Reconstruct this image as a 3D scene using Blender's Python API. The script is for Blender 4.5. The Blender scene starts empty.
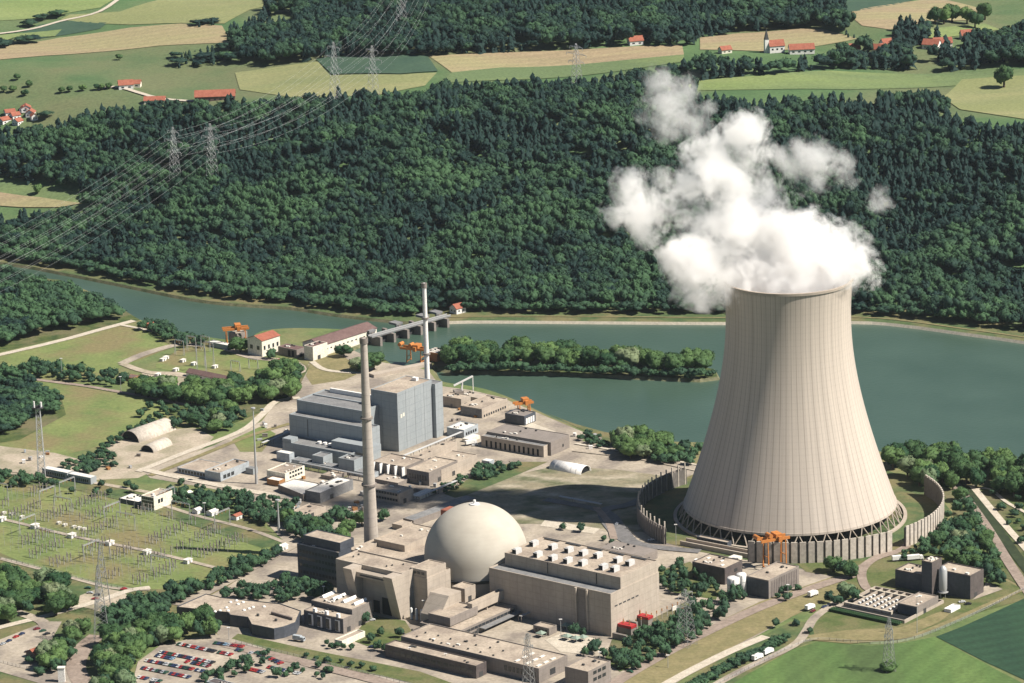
import bpy, math, random
import numpy as np
from mathutils import Vector, Matrix, noise as mnoise
from mathutils.geometry import delaunay_2d_cdt
random.seed(7); RNG = np.random.default_rng(7)
scene = bpy.context.scene
COL = scene.collection

# ------------------------------------------------------------------ camera, world, sun, exposure
F_PX, CAM_H, CAM_Y, PITCH, ROLL = 3800.0, 780.0, -2600.0, 14.95, -1.6
W, H = 1024, 683
cam_data = bpy.data.cameras.new('camera'); cam = bpy.data.objects.new('camera', cam_data); COL.objects.link(cam)
cam_data.sensor_width = 36.0; cam_data.lens = F_PX / W * 36.0
cam_data.clip_start = 10.0; cam_data.clip_end = 30000.0
_M = (Matrix.Rotation(math.radians(90 - PITCH), 3, 'X') @ Matrix.Rotation(math.radians(ROLL), 3, 'Z'))
cam.matrix_world = Matrix.Translation((0, CAM_Y, CAM_H)) @ _M.to_4x4()
scene.camera = cam

SUN_EL, SUN_AZ = 48.0, -16.0          # azimuth counter-clockwise from +X
world = bpy.data.worlds.new('World'); scene.world = world; world.use_nodes = True
nt = world.node_tree; nt.nodes.clear()
sky = nt.nodes.new('ShaderNodeTexSky'); sky.sky_type = 'NISHITA'; sky.sun_disc = False
sky.sun_elevation = math.radians(SUN_EL); sky.sun_rotation = math.radians(90 - SUN_AZ)
sky.altitude = 1200; sky.air_density = 0.7; sky.dust_density = 0.3
bg = nt.nodes.new('ShaderNodeBackground'); bg.inputs['Strength'].default_value = 0.05
wo = nt.nodes.new('ShaderNodeOutputWorld')
nt.links.new(sky.outputs[0], bg.inputs['Color']); nt.links.new(bg.outputs[0], wo.inputs['Surface'])
sd = bpy.data.lights.new('sun', 'SUN'); sun = bpy.data.objects.new('sun', sd); COL.objects.link(sun)
sd.energy = 5.0; sd.angle = math.radians(0.55); sd.color = (1.0, 0.94, 0.86)
_e, _a = math.radians(SUN_EL), math.radians(SUN_AZ)
SUNDIR = Vector((math.cos(_e) * math.cos(_a), math.cos(_e) * math.sin(_a), math.sin(_e)))
sun.rotation_euler = SUNDIR.to_track_quat('Z', 'Y').to_euler(); sun.location = (800, -500, 900)
scene.view_settings.view_transform = 'Standard'; scene.view_settings.look = 'None'
scene.view_settings.exposure = 0.72; scene.view_settings.gamma = 1.0
scene.cycles.max_bounces = 14; scene.cycles.diffuse_bounces = 1; scene.cycles.glossy_bounces = 2
scene.cycles.transmission_bounces = 2; scene.cycles.volume_bounces = 12; scene.cycles.transparent_max_bounces = 8
scene.cycles.volume_step_rate = 1.6; scene.cycles.volume_max_steps = 128
scene.cycles.use_denoising = True

# ------------------------------------------------------------------ picture point -> world point
Mn = np.array(_M)
def ray(x, y): return Mn @ np.array([x - W / 2, -(y - H / 2), -F_PX])
def U(x, y, z=0.0):
    d = ray(x, y); t = (z - CAM_H) / d[2]
    return np.array([d[0] * t, CAM_Y + d[1] * t, z])
def P2(p):
    q = Mn.T @ (np.array(p, float) - np.array([0, CAM_Y, CAM_H])); return (W / 2 + F_PX * q[0] / -q[2], H / 2 - F_PX * q[1] / -q[2])
def P2a(P):
    q = (np.asarray(P) - np.array([0, CAM_Y, CAM_H])) @ Mn
    return W / 2 + F_PX * q[:, 0] / -q[:, 2], H / 2 - F_PX * q[:, 1] / -q[:, 2]
FAR_BANK = [(-420, 232), (-180, 244), (0, 262), (60, 272), (96, 279), (140, 288), (190, 298), (230, 303), (290, 307), (330, 313), (380, 319), (420, 322),
            (470, 320.5), (560, 321), (720, 322), (850, 321), (900, 324), (960, 332), (1024, 341), (1150, 362), (1400, 410)]
_fb = np.array([U(x, y)[:2] for x, y in FAR_BANK])
def Yb(x): return np.interp(x, _fb[:, 0], _fb[:, 1])
def HT(x, y):
    x = np.asarray(x, float); y = np.asarray(y, float)
    q = y - Yb(x)
    t = np.clip((q - 32) / 430, 0, 1); s = t * t * (3 - 2 * t)
    return s * (88 + 5 * np.sin(x / 150 + 1) + 4 * np.sin(y / 170 + x / 330)) + np.maximum(0, q - 430) * 0.018 + s * 2.0 * np.sin(x / 47 + y / 61) + s * (1 - .5 * s) * 4.5 * np.sin(x / 63 - y / 88 + 2)
def UT(x, y, dz=0.0):
    d = ray(x, y); d = d / np.linalg.norm(d); o = np.array([0, CAM_Y, CAM_H])
    t0, t1 = 2000.0, 9000.0; step = 40.0; t = t0
    while t < t1:
        p = o + d * t
        if p[2] - dz < HT(p[0], p[1]): break
        t += step
    a, b = t - step, t
    for _ in range(16):
        m = (a + b) / 2; p = o + d * m
        if p[2] - dz < HT(p[0], p[1]): b = m
        else: a = m
    return o + d * b
def in_poly(px, py, poly):
    px = np.asarray(px); py = np.asarray(py); r = np.zeros(px.shape, bool); n = len(poly); j = n - 1
    for i in range(n):
        xi, yi = poly[i]; xj, yj = poly[j]
        c = ((yi > py) != (yj > py)) & (px < (xj - xi) * (py - yi) / ((yj - yi) + 1e-12) + xi)
        r ^= c; j = i
    return r

# ------------------------------------------------------------------ materials
def lin(r, g, b):
    f = lambda c: (c / 255 / 12.92) if c / 255 <= 0.04045 else ((c / 255 + 0.055) / 1.055) ** 2.4
    return (f(r), f(g), f(b), 1)
def node_mat(name):
    m = bpy.data.materials.new(name); m.use_nodes = True; t = m.node_tree
    return m, t, t.nodes['Principled BSDF']
AS = .74
def mat(name, c, c2=None, scale=0.2, rough=0.85, detail=5, spec=0.25, c3=None, scale3=0.02, metal=0, lo=0.35, hi=0.65, stretch=None, bump=0, seams=0, lines=None, fine=.21):
    m, t, b = node_mat(name); L = t.links
    sc_ = lambda q: None if q is None else (q[0] * AS, q[1] * AS, q[2] * AS, 1)
    c, c2, c3 = sc_(c), sc_(c2), sc_(c3)
    b.inputs['Roughness'].default_value = rough; b.inputs['Specular IOR Level'].default_value = spec; b.inputs['Metallic'].default_value = metal
    if c2 is None: b.inputs['Base Color'].default_value = sc_((c[0], c[1], c[2])); return m
    g = t.nodes.new('ShaderNodeNewGeometry')
    vec = g.outputs['Position']
    if stretch:
        mp = t.nodes.new('ShaderNodeMapping'); mp.inputs['Scale'].default_value = stretch[:3]
        if len(stretch) > 3: mp.inputs['Rotation'].default_value = (0, 0, stretch[3])
        mp.vector_type = 'TEXTURE' if False else 'POINT'
        L.new(vec, mp.inputs['Vector']); vec = mp.outputs[0]
    n = t.nodes.new('ShaderNodeTexNoise'); n.inputs['Scale'].default_value = scale; n.inputs['Detail'].default_value = detail; L.new(vec, n.inputs['Vector'])
    n.inputs['Roughness'].default_value = 0.6
    r = t.nodes.new('ShaderNodeValToRGB'); r.color_ramp.elements[0].position = lo; r.color_ramp.elements[1].position = hi
    r.color_ramp.elements[0].color = c; r.color_ramp.elements[1].color = c2; L.new(n.outputs['Fac'], r.inputs[0])
    out = r.outputs[0]
    if c3:
        n3 = t.nodes.new('ShaderNodeTexNoise'); n3.inputs['Scale'].default_value = scale3; n3.inputs['Detail'].default_value = 4; L.new(vec, n3.inputs['Vector'])
        r3 = t.nodes.new('ShaderNodeValToRGB'); r3.color_ramp.elements[0].position = 0.45; r3.color_ramp.elements[1].position = 0.62
        L.new(n3.outputs['Fac'], r3.inputs[0])
        mx = t.nodes.new('ShaderNodeMix'); mx.data_type = 'RGBA'; L.new(r3.outputs[0], mx.inputs['Factor']); L.new(out, mx.inputs['A']); mx.inputs['B'].default_value = c3
        out = mx.outputs['Result']
    def mth(op, a, b_=None, c_=None):
        n_ = t.nodes.new('ShaderNodeMath'); n_.operation = op
        for i, v in enumerate((a, b_, c_)):
            if v is None: continue
            if isinstance(v, (int, float)): n_.inputs[i].default_value = v
            else: L.new(v, n_.inputs[i])
        return n_.outputs[0]
    nf = t.nodes.new('ShaderNodeTexNoise'); nf.inputs['Scale'].default_value = max(.35, scale * 5); nf.inputs['Detail'].default_value = 3; L.new(g.outputs['Position'], nf.inputs['Vector'])
    val = mth('MULTIPLY_ADD', mth('SUBTRACT', nf.outputs['Fac'], .5), fine * 4, 1.0)
    if seams:
        tc = t.nodes.new('ShaderNodeTexCoord'); sx = t.nodes.new('ShaderNodeSeparateXYZ'); L.new(tc.outputs['Object'], sx.inputs[0])
        h = mth('LESS_THAN', mth('FRACT', mth('MULTIPLY', mth('ADD', sx.outputs['X'], sx.outputs['Y']), 1 / seams)), .06); v = mth('LESS_THAN', mth('FRACT', mth('MULTIPLY', sx.outputs['Z'], 1.35 / seams)), .07)
        val = mth('MULTIPLY', val, mth('MULTIPLY_ADD', mth('MAXIMUM', h, v), -.16, 1.0))
    if lines:
        sx = t.nodes.new('ShaderNodeSeparateXYZ'); L.new(g.outputs['Position'], sx.inputs[0])
        w = mth('ADD', mth('MULTIPLY', sx.outputs['X'], math.sin(lines[0]) / lines[1]), mth('MULTIPLY', sx.outputs['Y'], -math.cos(lines[0]) / lines[1]))
        val = mth('MULTIPLY', val, mth('MULTIPLY_ADD', mth('SINE', mth('MULTIPLY', w, 6.283)), lines[2], 1.0))
    vm = t.nodes.new('ShaderNodeVectorMath'); vm.operation = 'SCALE'; L.new(out, vm.inputs[0]); L.new(val, vm.inputs['Scale']); out = vm.outputs[0]
    L.new(out, b.inputs['Base Color'])
    if bump:
        bp = t.nodes.new('ShaderNodeBump'); bp.inputs['Strength'].default_value = 0.6; bp.inputs['Distance'].default_value = bump
        L.new(n.outputs['Fac'], bp.inputs['Height']); L.new(bp.outputs[0], b.inputs['Normal'])
    return m
MT = {}
def C3(r, g, b): return (r, g, b, 1)
MT['meadow'] = mat('meadow', C3(.115, .175, .06), C3(.19, .235, .085), .05, c3=C3(.26, .23, .11), scale3=.012)
MT['meadow2'] = mat('meadow_olive', C3(.155, .215, .068), C3(.25, .285, .10), .03, c3=C3(.25, .215, .10), scale3=.02)
MT['verge'] = mat('verge', C3(.065, .115, .042), C3(.13, .17, .065), .09, c3=C3(.22, .19, .09), scale3=.03)
MT['scrub'] = mat('scrub', C3(.05, .085, .025), C3(.13, .16, .05), .12, c3=C3(.19, .17, .09), scale3=.03)
MT['lawn'] = mat('lawn', C3(.085, .125, .035), C3(.15, .17, .06), .12, c3=C3(.19, .18, .08), scale3=.04)
MT['floor'] = mat('forest_floor', C3(.03, .045, .02), C3(.05, .07, .03), .1)
MT['pave'] = mat('paving', C3(.41, .35, .27), C3(.57, .49, .385), .08, c3=C3(.30, .255, .21), scale3=.04)
MT['gravel'] = mat('gravel', C3(.46, .385, .29), C3(.60, .51, .39), .1, c3=C3(.36, .32, .22), scale3=.05)
MT['asphalt'] = mat('asphalt', C3(.30, .235, .19), C3(.40, .32, .26), .1)
MT['greyroad'] = mat('grey_asphalt', C3(.17, .165, .16), C3(.23, .22, .215), .1)
MT['path'] = mat('pale_path', C3(.58, .51, .40), C3(.70, .62, .50), .2)
MT['olive'] = mat('dry_strip', C3(.22, .20, .09), C3(.31, .26, .13), .08)
MT['soil'] = mat('bare_soil', C3(.13, .145, .07), C3(.50, .43, .32), .03, lo=.40, hi=.62, c3=C3(.30, .26, .17), scale3=.035, stretch=(1, 1.6, 1))
MT['tan'] = mat('tan_field', lines=(.2, 16, .05), c=C3(.35, .275, .165), c2=C3(.42, .325, .195), scale=.02, c3=C3(.37, .33, .17), scale3=.008, stretch=(.5, 2.2, 1))
MT['straw'] = mat('straw_field', C3(.25, .275, .12), C3(.33, .325, .15), .015, c3=C3(.27, .29, .12), scale3=.008, stretch=(.5, 2, 1))
MT['lime'] = mat('pale_green_field', C3(.22, .29, .10), C3(.29, .34, .13), .01, c3=C3(.15, .21, .09), scale3=.006, stretch=(.5, 2, 1))
MT['teal'] = mat('dark_green_field', C3(.05, .10, .065), C3(.07, .125, .075), .02)
MT['hillmeadow'] = mat('hill_meadow', C3(.080, .155, .060), C3(.125, .21, .080), .012, c3=C3(.17, .19, .09), scale3=.006)
MT['cropdark'] = mat('dense_crop', C3(.026, .068, .036), C3(.034, .084, .042), .03, lines=(.4, 11, .1), stretch=(1, .15, 1, .9))
MT['croplight'] = mat('young_crop', C3(.10, .18, .05), C3(.145, .225, .065), .03, lines=(1.05, 14, .07), c3=C3(.085, .135, .045), scale3=.012, stretch=(1, .2, 1, .9))
MT['rock'] = mat('riprap', C3(.50, .45, .35), C3(.66, .59, .46), .5)
MT['bank'] = mat('grassy_bank', C3(.10, .12, .05), C3(.24, .22, .13), .15)
MT['roof'] = mat('roof_gravel', C3(.47, .39, .30), C3(.62, .52, .405), .12, c3=C3(.38, .31, .245), scale3=.06, fine=.25)
MT['roofgrey'] = mat('roof_grey', C3(.22, .22, .22), C3(.30, .295, .285), .15)
MT['roofwhite'] = mat('roof_white', C3(.84, .79, .70), C3(.96, .91, .81), .2)
MT['roofred'] = mat('roof_tile_red', C3(.34, .11, .07), C3(.44, .16, .10), .4)
MT['roofbrown'] = mat('roof_brown', C3(.17, .105, .095), C3(.22, .14, .125), .2)
MT['conc'] = mat('concrete', C3(.49, .415, .335), C3(.58, .495, .40), .07, stretch=(1, 1, .25), seams=6, fine=.08)
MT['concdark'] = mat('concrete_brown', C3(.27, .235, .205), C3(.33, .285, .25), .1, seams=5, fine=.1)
MT['cream'] = mat('cream_render', C3(.90, .84, .68), C3(.98, .92, .76), .15)
MT['white'] = mat('white_paint', C3(.94, .91, .85), C3(1.02, .99, .93), .3)
MT['bluegrey'] = mat('blue_grey_cladding', C3(.36, .395, .405), C3(.42, .45, .455), .05, rough=.6, stretch=(1, 1, .3), seams=7, fine=.06)
MT['lightblue'] = mat('light_blue_cladding', C3(.44, .48, .50), C3(.50, .54, .56), .1, rough=.6)
MT['darkbrown'] = mat('dark_brown_cladding', C3(.12, .10, .095), C3(.155, .13, .12), .1, rough=.6, seams=4)
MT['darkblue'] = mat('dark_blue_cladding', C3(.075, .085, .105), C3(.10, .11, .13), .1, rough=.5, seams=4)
MT['glass'] = mat('window_glass', C3(.035, .045, .055), rough=.15, spec=.6)
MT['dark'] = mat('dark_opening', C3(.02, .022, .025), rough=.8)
MT['steel'] = mat('galvanised_steel', C3(.80, .80, .78), rough=.5, metal=.3)
MT['darksteel'] = mat('dark_steel', C3(.10, .10, .10), rough=.6)
MT['orange'] = mat('orange_paint', C3(.70, .27, .07), C3(.60, .22, .06), .5, rough=.5)
MT['redpaint'] = mat('red_paint', C3(.50, .035, .04), C3(.42, .03, .035), .4, rough=.5)
MT['wire'] = mat('aluminium_wire', C3(1.0, 1.0, .98), rough=.4, metal=.2)
MT['bark'] = mat('bark', C3(.09, .065, .045), C3(.14, .10, .07), .8)
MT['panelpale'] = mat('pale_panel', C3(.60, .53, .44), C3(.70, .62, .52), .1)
MT['paneldark'] = mat('dark_panel', C3(.16, .145, .13), C3(.20, .18, .16), .1)  # dark brown backing in the gaps between screen wall panels
MT['ventgrey'] = mat('vent_grey', C3(.66, .65, .62), C3(.74, .72, .69), .3)
MT['pylonsteel'] = mat('weathered_steel', C3(.50, .50, .48), rough=.6, metal=.2)
MT['stack'] = mat('chimney_concrete', C3(.52, .46, .39), C3(.60, .53, .455), .1, seams=8, fine=.08)
MT['brick'] = mat('orange_brown_cladding', C3(.42, .20, .075), C3(.50, .25, .10), .3)
def water_mat():
    m, t, b = node_mat('river_water'); L = t.links
    b.inputs['Base Color'].default_value = (.050, .088, .064, 1); b.inputs['Roughness'].default_value = .3; b.inputs['Specular IOR Level'].default_value = .22
    g = t.nodes.new('ShaderNodeNewGeometry'); n = t.nodes.new('ShaderNodeTexNoise'); n.inputs['Scale'].default_value = .35; n.inputs['Detail'].default_value = 6
    L.new(g.outputs['Position'], n.inputs['Vector'])
    bp = t.nodes.new('ShaderNodeBump'); bp.inputs['Strength'].default_value = .35; bp.inputs['Distance'].default_value = .5; L.new(n.outputs['Fac'], bp.inputs['Height']); L.new(bp.outputs[0], b.inputs['Normal'])
    n2 = t.nodes.new('ShaderNodeTexNoise'); n2.inputs['Scale'].default_value = .012; n2.inputs['Detail'].default_value = 5; L.new(g.outputs['Position'], n2.inputs['Vector'])
    r = t.nodes.new('ShaderNodeValToRGB'); r.color_ramp.elements[0].position = .3; r.color_ramp.elements[1].position = .7
    r.color_ramp.elements[0].color = (.043, .078, .056, 1); r.color_ramp.elements[1].color = (.058, .098, .072, 1)
    L.new(n2.outputs['Fac'], r.inputs[0]); L.new(r.outputs[0], b.inputs['Base Color'])
    return m
MT['water'] = water_mat()
def foliage(name, ca, cb, attr=True):
    m, t, b = node_mat(name); L = t.links
    b.inputs['Roughness'].default_value = .75; b.inputs['Specular IOR Level'].default_value = .2
    if attr:
        a = t.nodes.new('ShaderNodeAttribute'); a.attribute_name = 'tint'; fac = a.outputs['Fac']
    else:
        a = t.nodes.new('ShaderNodeObjectInfo'); fac = a.outputs['Random']
    g = t.nodes.new('ShaderNodeNewGeometry'); n = t.nodes.new('ShaderNodeTexNoise'); n.inputs['Scale'].default_value = .25; n.inputs['Detail'].default_value = 4
    L.new(g.outputs['Position'], n.inputs['Vector'])
    ad = t.nodes.new('ShaderNodeMath'); ad.operation = 'MULTIPLY_ADD'; L.new(n.outputs['Fac'], ad.inputs[0]); ad.inputs[1].default_value = .7; L.new(fac, ad.inputs[2])
    sb = t.nodes.new('ShaderNodeMath'); sb.operation = 'SUBTRACT'; L.new(ad.outputs[0], sb.inputs[0]); sb.inputs[1].default_value = .35; sb.use_clamp = True
    mx = t.nodes.new('ShaderNodeMix'); mx.data_type = 'RGBA'; L.new(sb.outputs[0], mx.inputs['Factor']); mx.inputs['A'].default_value = ca; mx.inputs['B'].default_value = cb
    L.new(mx.outputs['Result'], b.inputs['Base Color'])
    return m
MT['leaf'] = foliage('leaves', C3(.016, .050, .020), C3(.088, .150, .045), False)
MT['leafpale'] = foliage('pale_leaves', C3(.10, .15, .075), C3(.16, .19, .10), False)
MT['wood'] = foliage('woodland_leaves', C3(.007, .025, .021), C3(.044, .095, .040), True)

# ------------------------------------------------------------------ mesh kit
class MB:
    def __init__(s): s.v = []; s.f = []
    def add(s, vs, fs):
        k = len(s.v); s.v += [tuple(map(float, p)) for p in vs]; s.f += [tuple(i + k for i in f) for f in fs]; return s
    def box(s, x0, x1, y0, y1, z0, z1):
        return s.add([(x0, y0, z0), (x1, y0, z0), (x1, y1, z0), (x0, y1, z0), (x0, y0, z1), (x1, y0, z1), (x1, y1, z1), (x0, y1, z1)],
                     [(0, 3, 2, 1), (4, 5, 6, 7), (0, 1, 5, 4), (1, 2, 6, 5), (2, 3, 7, 6), (3, 0, 4, 7)])
    def prism(s, pts, z0, z1):
        n = len(pts)
        a = sum(pts[i][0] * pts[(i + 1) % n][1] - pts[(i + 1) % n][0] * pts[i][1] for i in range(n))
        if a < 0: pts = pts[::-1]
        return s.add([(p[0], p[1], z0) for p in pts] + [(p[0], p[1], z1) for p in pts],
                     [tuple(range(n - 1, -1, -1)), tuple(range(n, 2 * n))] + [(i, (i + 1) % n, n + (i + 1) % n, n + i) for i in range(n)])
    def bar(s, a, b, r, n=4, r2=None):
        a = Vector(a); b = Vector(b); d = (b - a); 
        if d.length < 1e-6: return s
        q = d.to_track_quat('Z', 'Y'); r2 = r if r2 is None else r2
        vs = []
        for p, rr in ((a, r), (b, r2)):
            for i in range(n):
                an = 2 * math.pi * (i + .5) / n; vs.append(tuple(p + q @ Vector((math.cos(an) * rr, math.sin(an) * rr, 0))))
        return s.add(vs, [tuple(range(n - 1, -1, -1)), tuple(range(n, 2 * n))] + [(i, (i + 1) % n, n + (i + 1) % n, n + i) for i in range(n)])
    def lathe(s, prof, n=24, cap=True, c=(0, 0)):
        m = len(prof); vs = []; fs = []
        for r, z in prof:
            for i in range(n):
                a = 2 * math.pi * i / n; vs.append((c[0] + r * math.cos(a), c[1] + r * math.sin(a), z))
        for j in range(m - 1):
            for i in range(n): fs.append((j * n + i, j * n + (i + 1) % n, (j + 1) * n + (i + 1) % n, (j + 1) * n + i))
        if cap:
            fs.append(tuple(range(n - 1, -1, -1))); fs.append(tuple((m - 1) * n + i for i in range(n)))
        return s.add(vs, fs)
    def mesh(s, name, m=None, smooth=False):
        me = bpy.data.meshes.new(name); me.from_pydata(s.v, [], s.f); me.update()
        if m: me.materials.append(m)
        if smooth: me.polygons.foreach_set('use_smooth', [True] * len(me.polygons))
        return me
def obj(name, mb, m, parent=None, smooth=False, loc=None):
    me = mb if isinstance(mb, bpy.types.Mesh) else mb.mesh(name, MT[m] if isinstance(m, str) else m, smooth)
    o = bpy.data.objects.new(name, me); COL.objects.link(o)
    if parent: o.parent = parent
    if loc is not None: o.location = loc
    return o
def thing(name, label, cat, loc=(0, 0, 0), rot=0.0, group=None):
    o = bpy.data.objects.new(name, None); COL.objects.link(o); o.empty_display_size = .5
    o.location = tuple(float(c) for c in loc); o.rotation_euler = (0, 0, rot); o['label'] = label; o['category'] = cat
    if group: o['group'] = group
    return o
def tag(o, label, cat, group=None):
    o['label'] = label; o['category'] = cat
    if group: o['group'] = group
    return o
def kind(o, k='structure'): o['kind'] = k; return o
def copy_tree(o, parent=None):
    c = o.copy(); COL.objects.link(c)
    if parent: c.parent = parent
    for ch in list(o.children): copy_tree(ch, c)
    return c
ORD = ['first', 'second', 'third', 'fourth', 'fifth', 'sixth', 'seventh', 'eighth', 'ninth', 'tenth', 'eleventh', 'twelfth', 'thirteenth', 'fourteenth', 'fifteenth', 'sixteenth', 'seventeenth', 'eighteenth', 'nineteenth', 'twentieth']
def ordn(i):
    if i < 20: return ORD[i]
    t = {2: 'twenty', 3: 'thirty', 4: 'forty', 5: 'fifty', 6: 'sixty', 7: 'seventy', 8: 'eighty'}[(i + 1) // 10]; r = (i + 1) % 10
    return (t + '-' + ORD[r - 1]) if r else t[:-1] + 'ieth'

# ------------------------------------------------------------------ the ground
_lift = [0.0]
def sheet(name, px, m, z, world=False):
    if not world: _lift[0] += .004; z += _lift[0]
    pts = [(p[0], p[1]) if world else tuple(U(p[0], p[1], 0)[:2]) for p in px]
    vs, es, fs, *_ = delaunay_2d_cdt([Vector(p) for p in pts], [(i, (i + 1) % len(pts)) for i in range(len(pts))], [], 1, 1e-4)
    mb = MB(); mb.add([(v.x, v.y, z) for v in vs], [tuple(f) for f in fs])
    me = mb.mesh(name, MT[m]); fix_up(me)
    return kind(obj(name, me, m))
def fix_up(me):
    import bmesh
    b = bmesh.new(); b.from_mesh(me); b.normal_update()
    fl = [f for f in b.faces if f.normal.z < 0]
    bmesh.ops.reverse_faces(b, faces=fl); b.to_mesh(me); b.free()
def dens(pts, step, closed=True):
    out = []; n = len(pts)
    for i in range(n if closed else n - 1):
        a = np.array(pts[i], float); b = np.array(pts[(i + 1) % n], float); k = max(1, int(np.linalg.norm(b - a) / step))
        for j in range(k): out.append(tuple(a + (b - a) * j / k))
    if not closed: out.append(tuple(pts[-1]))
    return out
def smooth_line(pts, k=3):
    pts = [np.array(p, float) for p in pts]; out = []
    for i in range(len(pts) - 1):
        p0 = pts[max(0, i - 1)]; p1 = pts[i]; p2 = pts[i + 1]; p3 = pts[min(len(pts) - 1, i + 2)]
        for j in range(k):
            t = j / k; out.append(.5 * ((2 * p1) + (-p0 + p2) * t + (2 * p0 - 5 * p1 + 4 * p2 - p3) * t * t + (-p0 + 3 * p1 - 3 * p2 + p3) * t ** 3))
    out.append(pts[-1]); return out
def strip(name, px, w, m, z, k=4, hill=False):
    _lift[0] += .004; z += _lift[0]
    ws = [ (UT(*p) if hill else U(*p))[:2] for p in px]; ln = smooth_line(ws, k)
    mb = MB(); vs = []
    for i, p in enumerate(ln):
        a = ln[max(0, i - 1)]; b = ln[min(len(ln) - 1, i + 1)]; d = (b - a) / (np.linalg.norm(b - a) + 1e-9); nrm = np.array([-d[1], d[0]]) * w / 2
        for q in (p + nrm, p - nrm): vs.append((q[0], q[1], z + (float(HT(q[0], q[1])) if hill else 0)))
    mb.add(vs, [(2 * i + 1, 2 * i + 3, 2 * i + 2, 2 * i) for i in range(len(ln) - 1)])
    me = mb.mesh(name, MT[m]); fix_up(me)
    return kind(obj(name, me, m))
NEAR_BANK = [(-420, 250), (-100, 262), (40, 277), (88, 291), (118, 306), (138, 319), (172, 330), (214, 338), (246, 340), (262, 331), (300, 328), (368, 331), (376, 338), (352, 347), (350, 357), (380, 357), (396, 367),
             (428, 367), (436, 376), (444, 382), (470, 386), (492, 391), (520, 402), (545, 414), (572, 425), (602, 433), (640, 440), (720, 443), (800, 446), (900, 453), (960, 459), (1024, 466), (1150, 488), (1400, 540)]
ISLAND = [(424, 361), (440, 369), (470, 371), (520, 371.5), (600, 374), (660, 377.5), (700, 379), (718, 377), (714, 369), (680, 363), (620, 358), (560, 356), (500, 355), (450, 354), (428, 353)]
wNear = [tuple(p) for p in smooth_line([U(*p)[:2] for p in NEAR_BANK], 3)]; wFar = [tuple(p) for p in smooth_line([U(*p)[:2] for p in FAR_BANK], 3)]; wIsl = [tuple(U(*p)[:2]) for p in ISLAND]
river = [tuple(p) for p in wNear] + [tuple(p) for p in wFar[::-1]]
def build_ground():
    X0, X1, Y0 = -5000.0, 5000.0, -6000.0
    near = wNear; far = wFar
    # near valley floor
    poly = [(X0, Y0), (X1, Y0), (X1, near[-1][1] - 600), near[-1]] + near[::-1][1:] + [(X0, near[0][1] + 200)]
    sheet('ground', poly, 'meadow', 0.0, True)
    poly = far + [(X1, far[-1][1] - 600), (X1, far[-1][1] - 500), ] + [(p[0], p[1] + 75) for p in far[::-1]] + [(X0, far[0][1] + 275), (X0, far[0][1] + 200)]
    sheet('riverside_ground', poly, 'verge', 0.0, True)
    sheet('island', wIsl, 'scrub', 0.0, True)
    mb = MB(); mb.add([(X0, -900, -2.2), (X1, -900, -2.2), (X1, 1500, -2.2), (X0, 1500, -2.2)], [(0, 1, 2, 3)])
    kind(obj('river', mb, 'water'))
    def banks(name, line, side, m, w=3.5, closed=False):
        mb = MB(); vs = []; n = len(line)
        for i, p in enumerate(line):
            a = np.array(line[(i - 1) % n] if closed else line[max(0, i - 1)]); b = np.array(line[(i + 1) % n] if closed else line[min(n - 1, i + 1)])
            d = (b - a) / np.linalg.norm(b - a); q = np.array(p) + np.array([-d[1], d[0]]) * side * w
            vs += [(p[0], p[1], 0), (q[0], q[1], -3.2)]
        mb.add(vs, [(2 * i, 2 * i + 1, (2 * i + 3) % len(vs), (2 * i + 2) % len(vs)) for i in range(n if closed else n - 1)])
        me = mb.mesh(name, MT[m]); fix_up(me); kind(obj(name, me, m))
    banks('riverbank', [p for p in far if p[0] > -75], -1, 'rock', 2.2); banks('riverbank', [p for p in far if p[0] < -60], -1, 'bank', 2.5); banks('riverbank', near, 1, 'bank', 4); banks('island_bank', wIsl, 1 if False else -1, 'bank', 3, True)
    # hills
    xs = np.concatenate([np.linspace(-6000, -900, 18)[:-1], np.arange(-900, 901, 12.0), np.linspace(900, 6000, 18)[1:]])
    q = np.concatenate([np.arange(30, 1500, 12.0), np.geomspace(1500, 9000, 24)])
    X = np.repeat(xs[:, None], len(q), 1); Y = Yb(X) + q[None, :]
    Z = HT(X, Y); t = np.clip((q - 32) / 430, 0, 1); s = t * t * (3 - 2 * t); Z = Z - .7 * (1 - np.clip(s * 12, 0, 1))[None, :]
    nx, nq = X.shape; me = bpy.data.meshes.new('hillside')
    idx = np.arange(nx * nq).reshape(nx, nq)
    fc = np.stack([idx[:-1, :-1], idx[1:, :-1], idx[1:, 1:], idx[:-1, 1:]], -1).reshape(-1, 4)
    me.vertices.add(nx * nq); me.vertices.foreach_set('co', np.stack([X, Y, Z], -1).ravel())
    me.loops.add(fc.size); me.loops.foreach_set('vertex_index', fc.ravel()); me.polygons.add(len(fc)); me.polygons.foreach_set('loop_start', np.arange(0, fc.size, 4)); me.polygons.foreach_set('loop_total', np.full(len(fc), 4))
    me.update(calc_edges=True); me.validate(); me.materials.append(MT['hillmeadow']); me.polygons.foreach_set('use_smooth', [True] * len(me.polygons))
    kind(obj('hillside', me, None))
build_ground()
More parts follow.
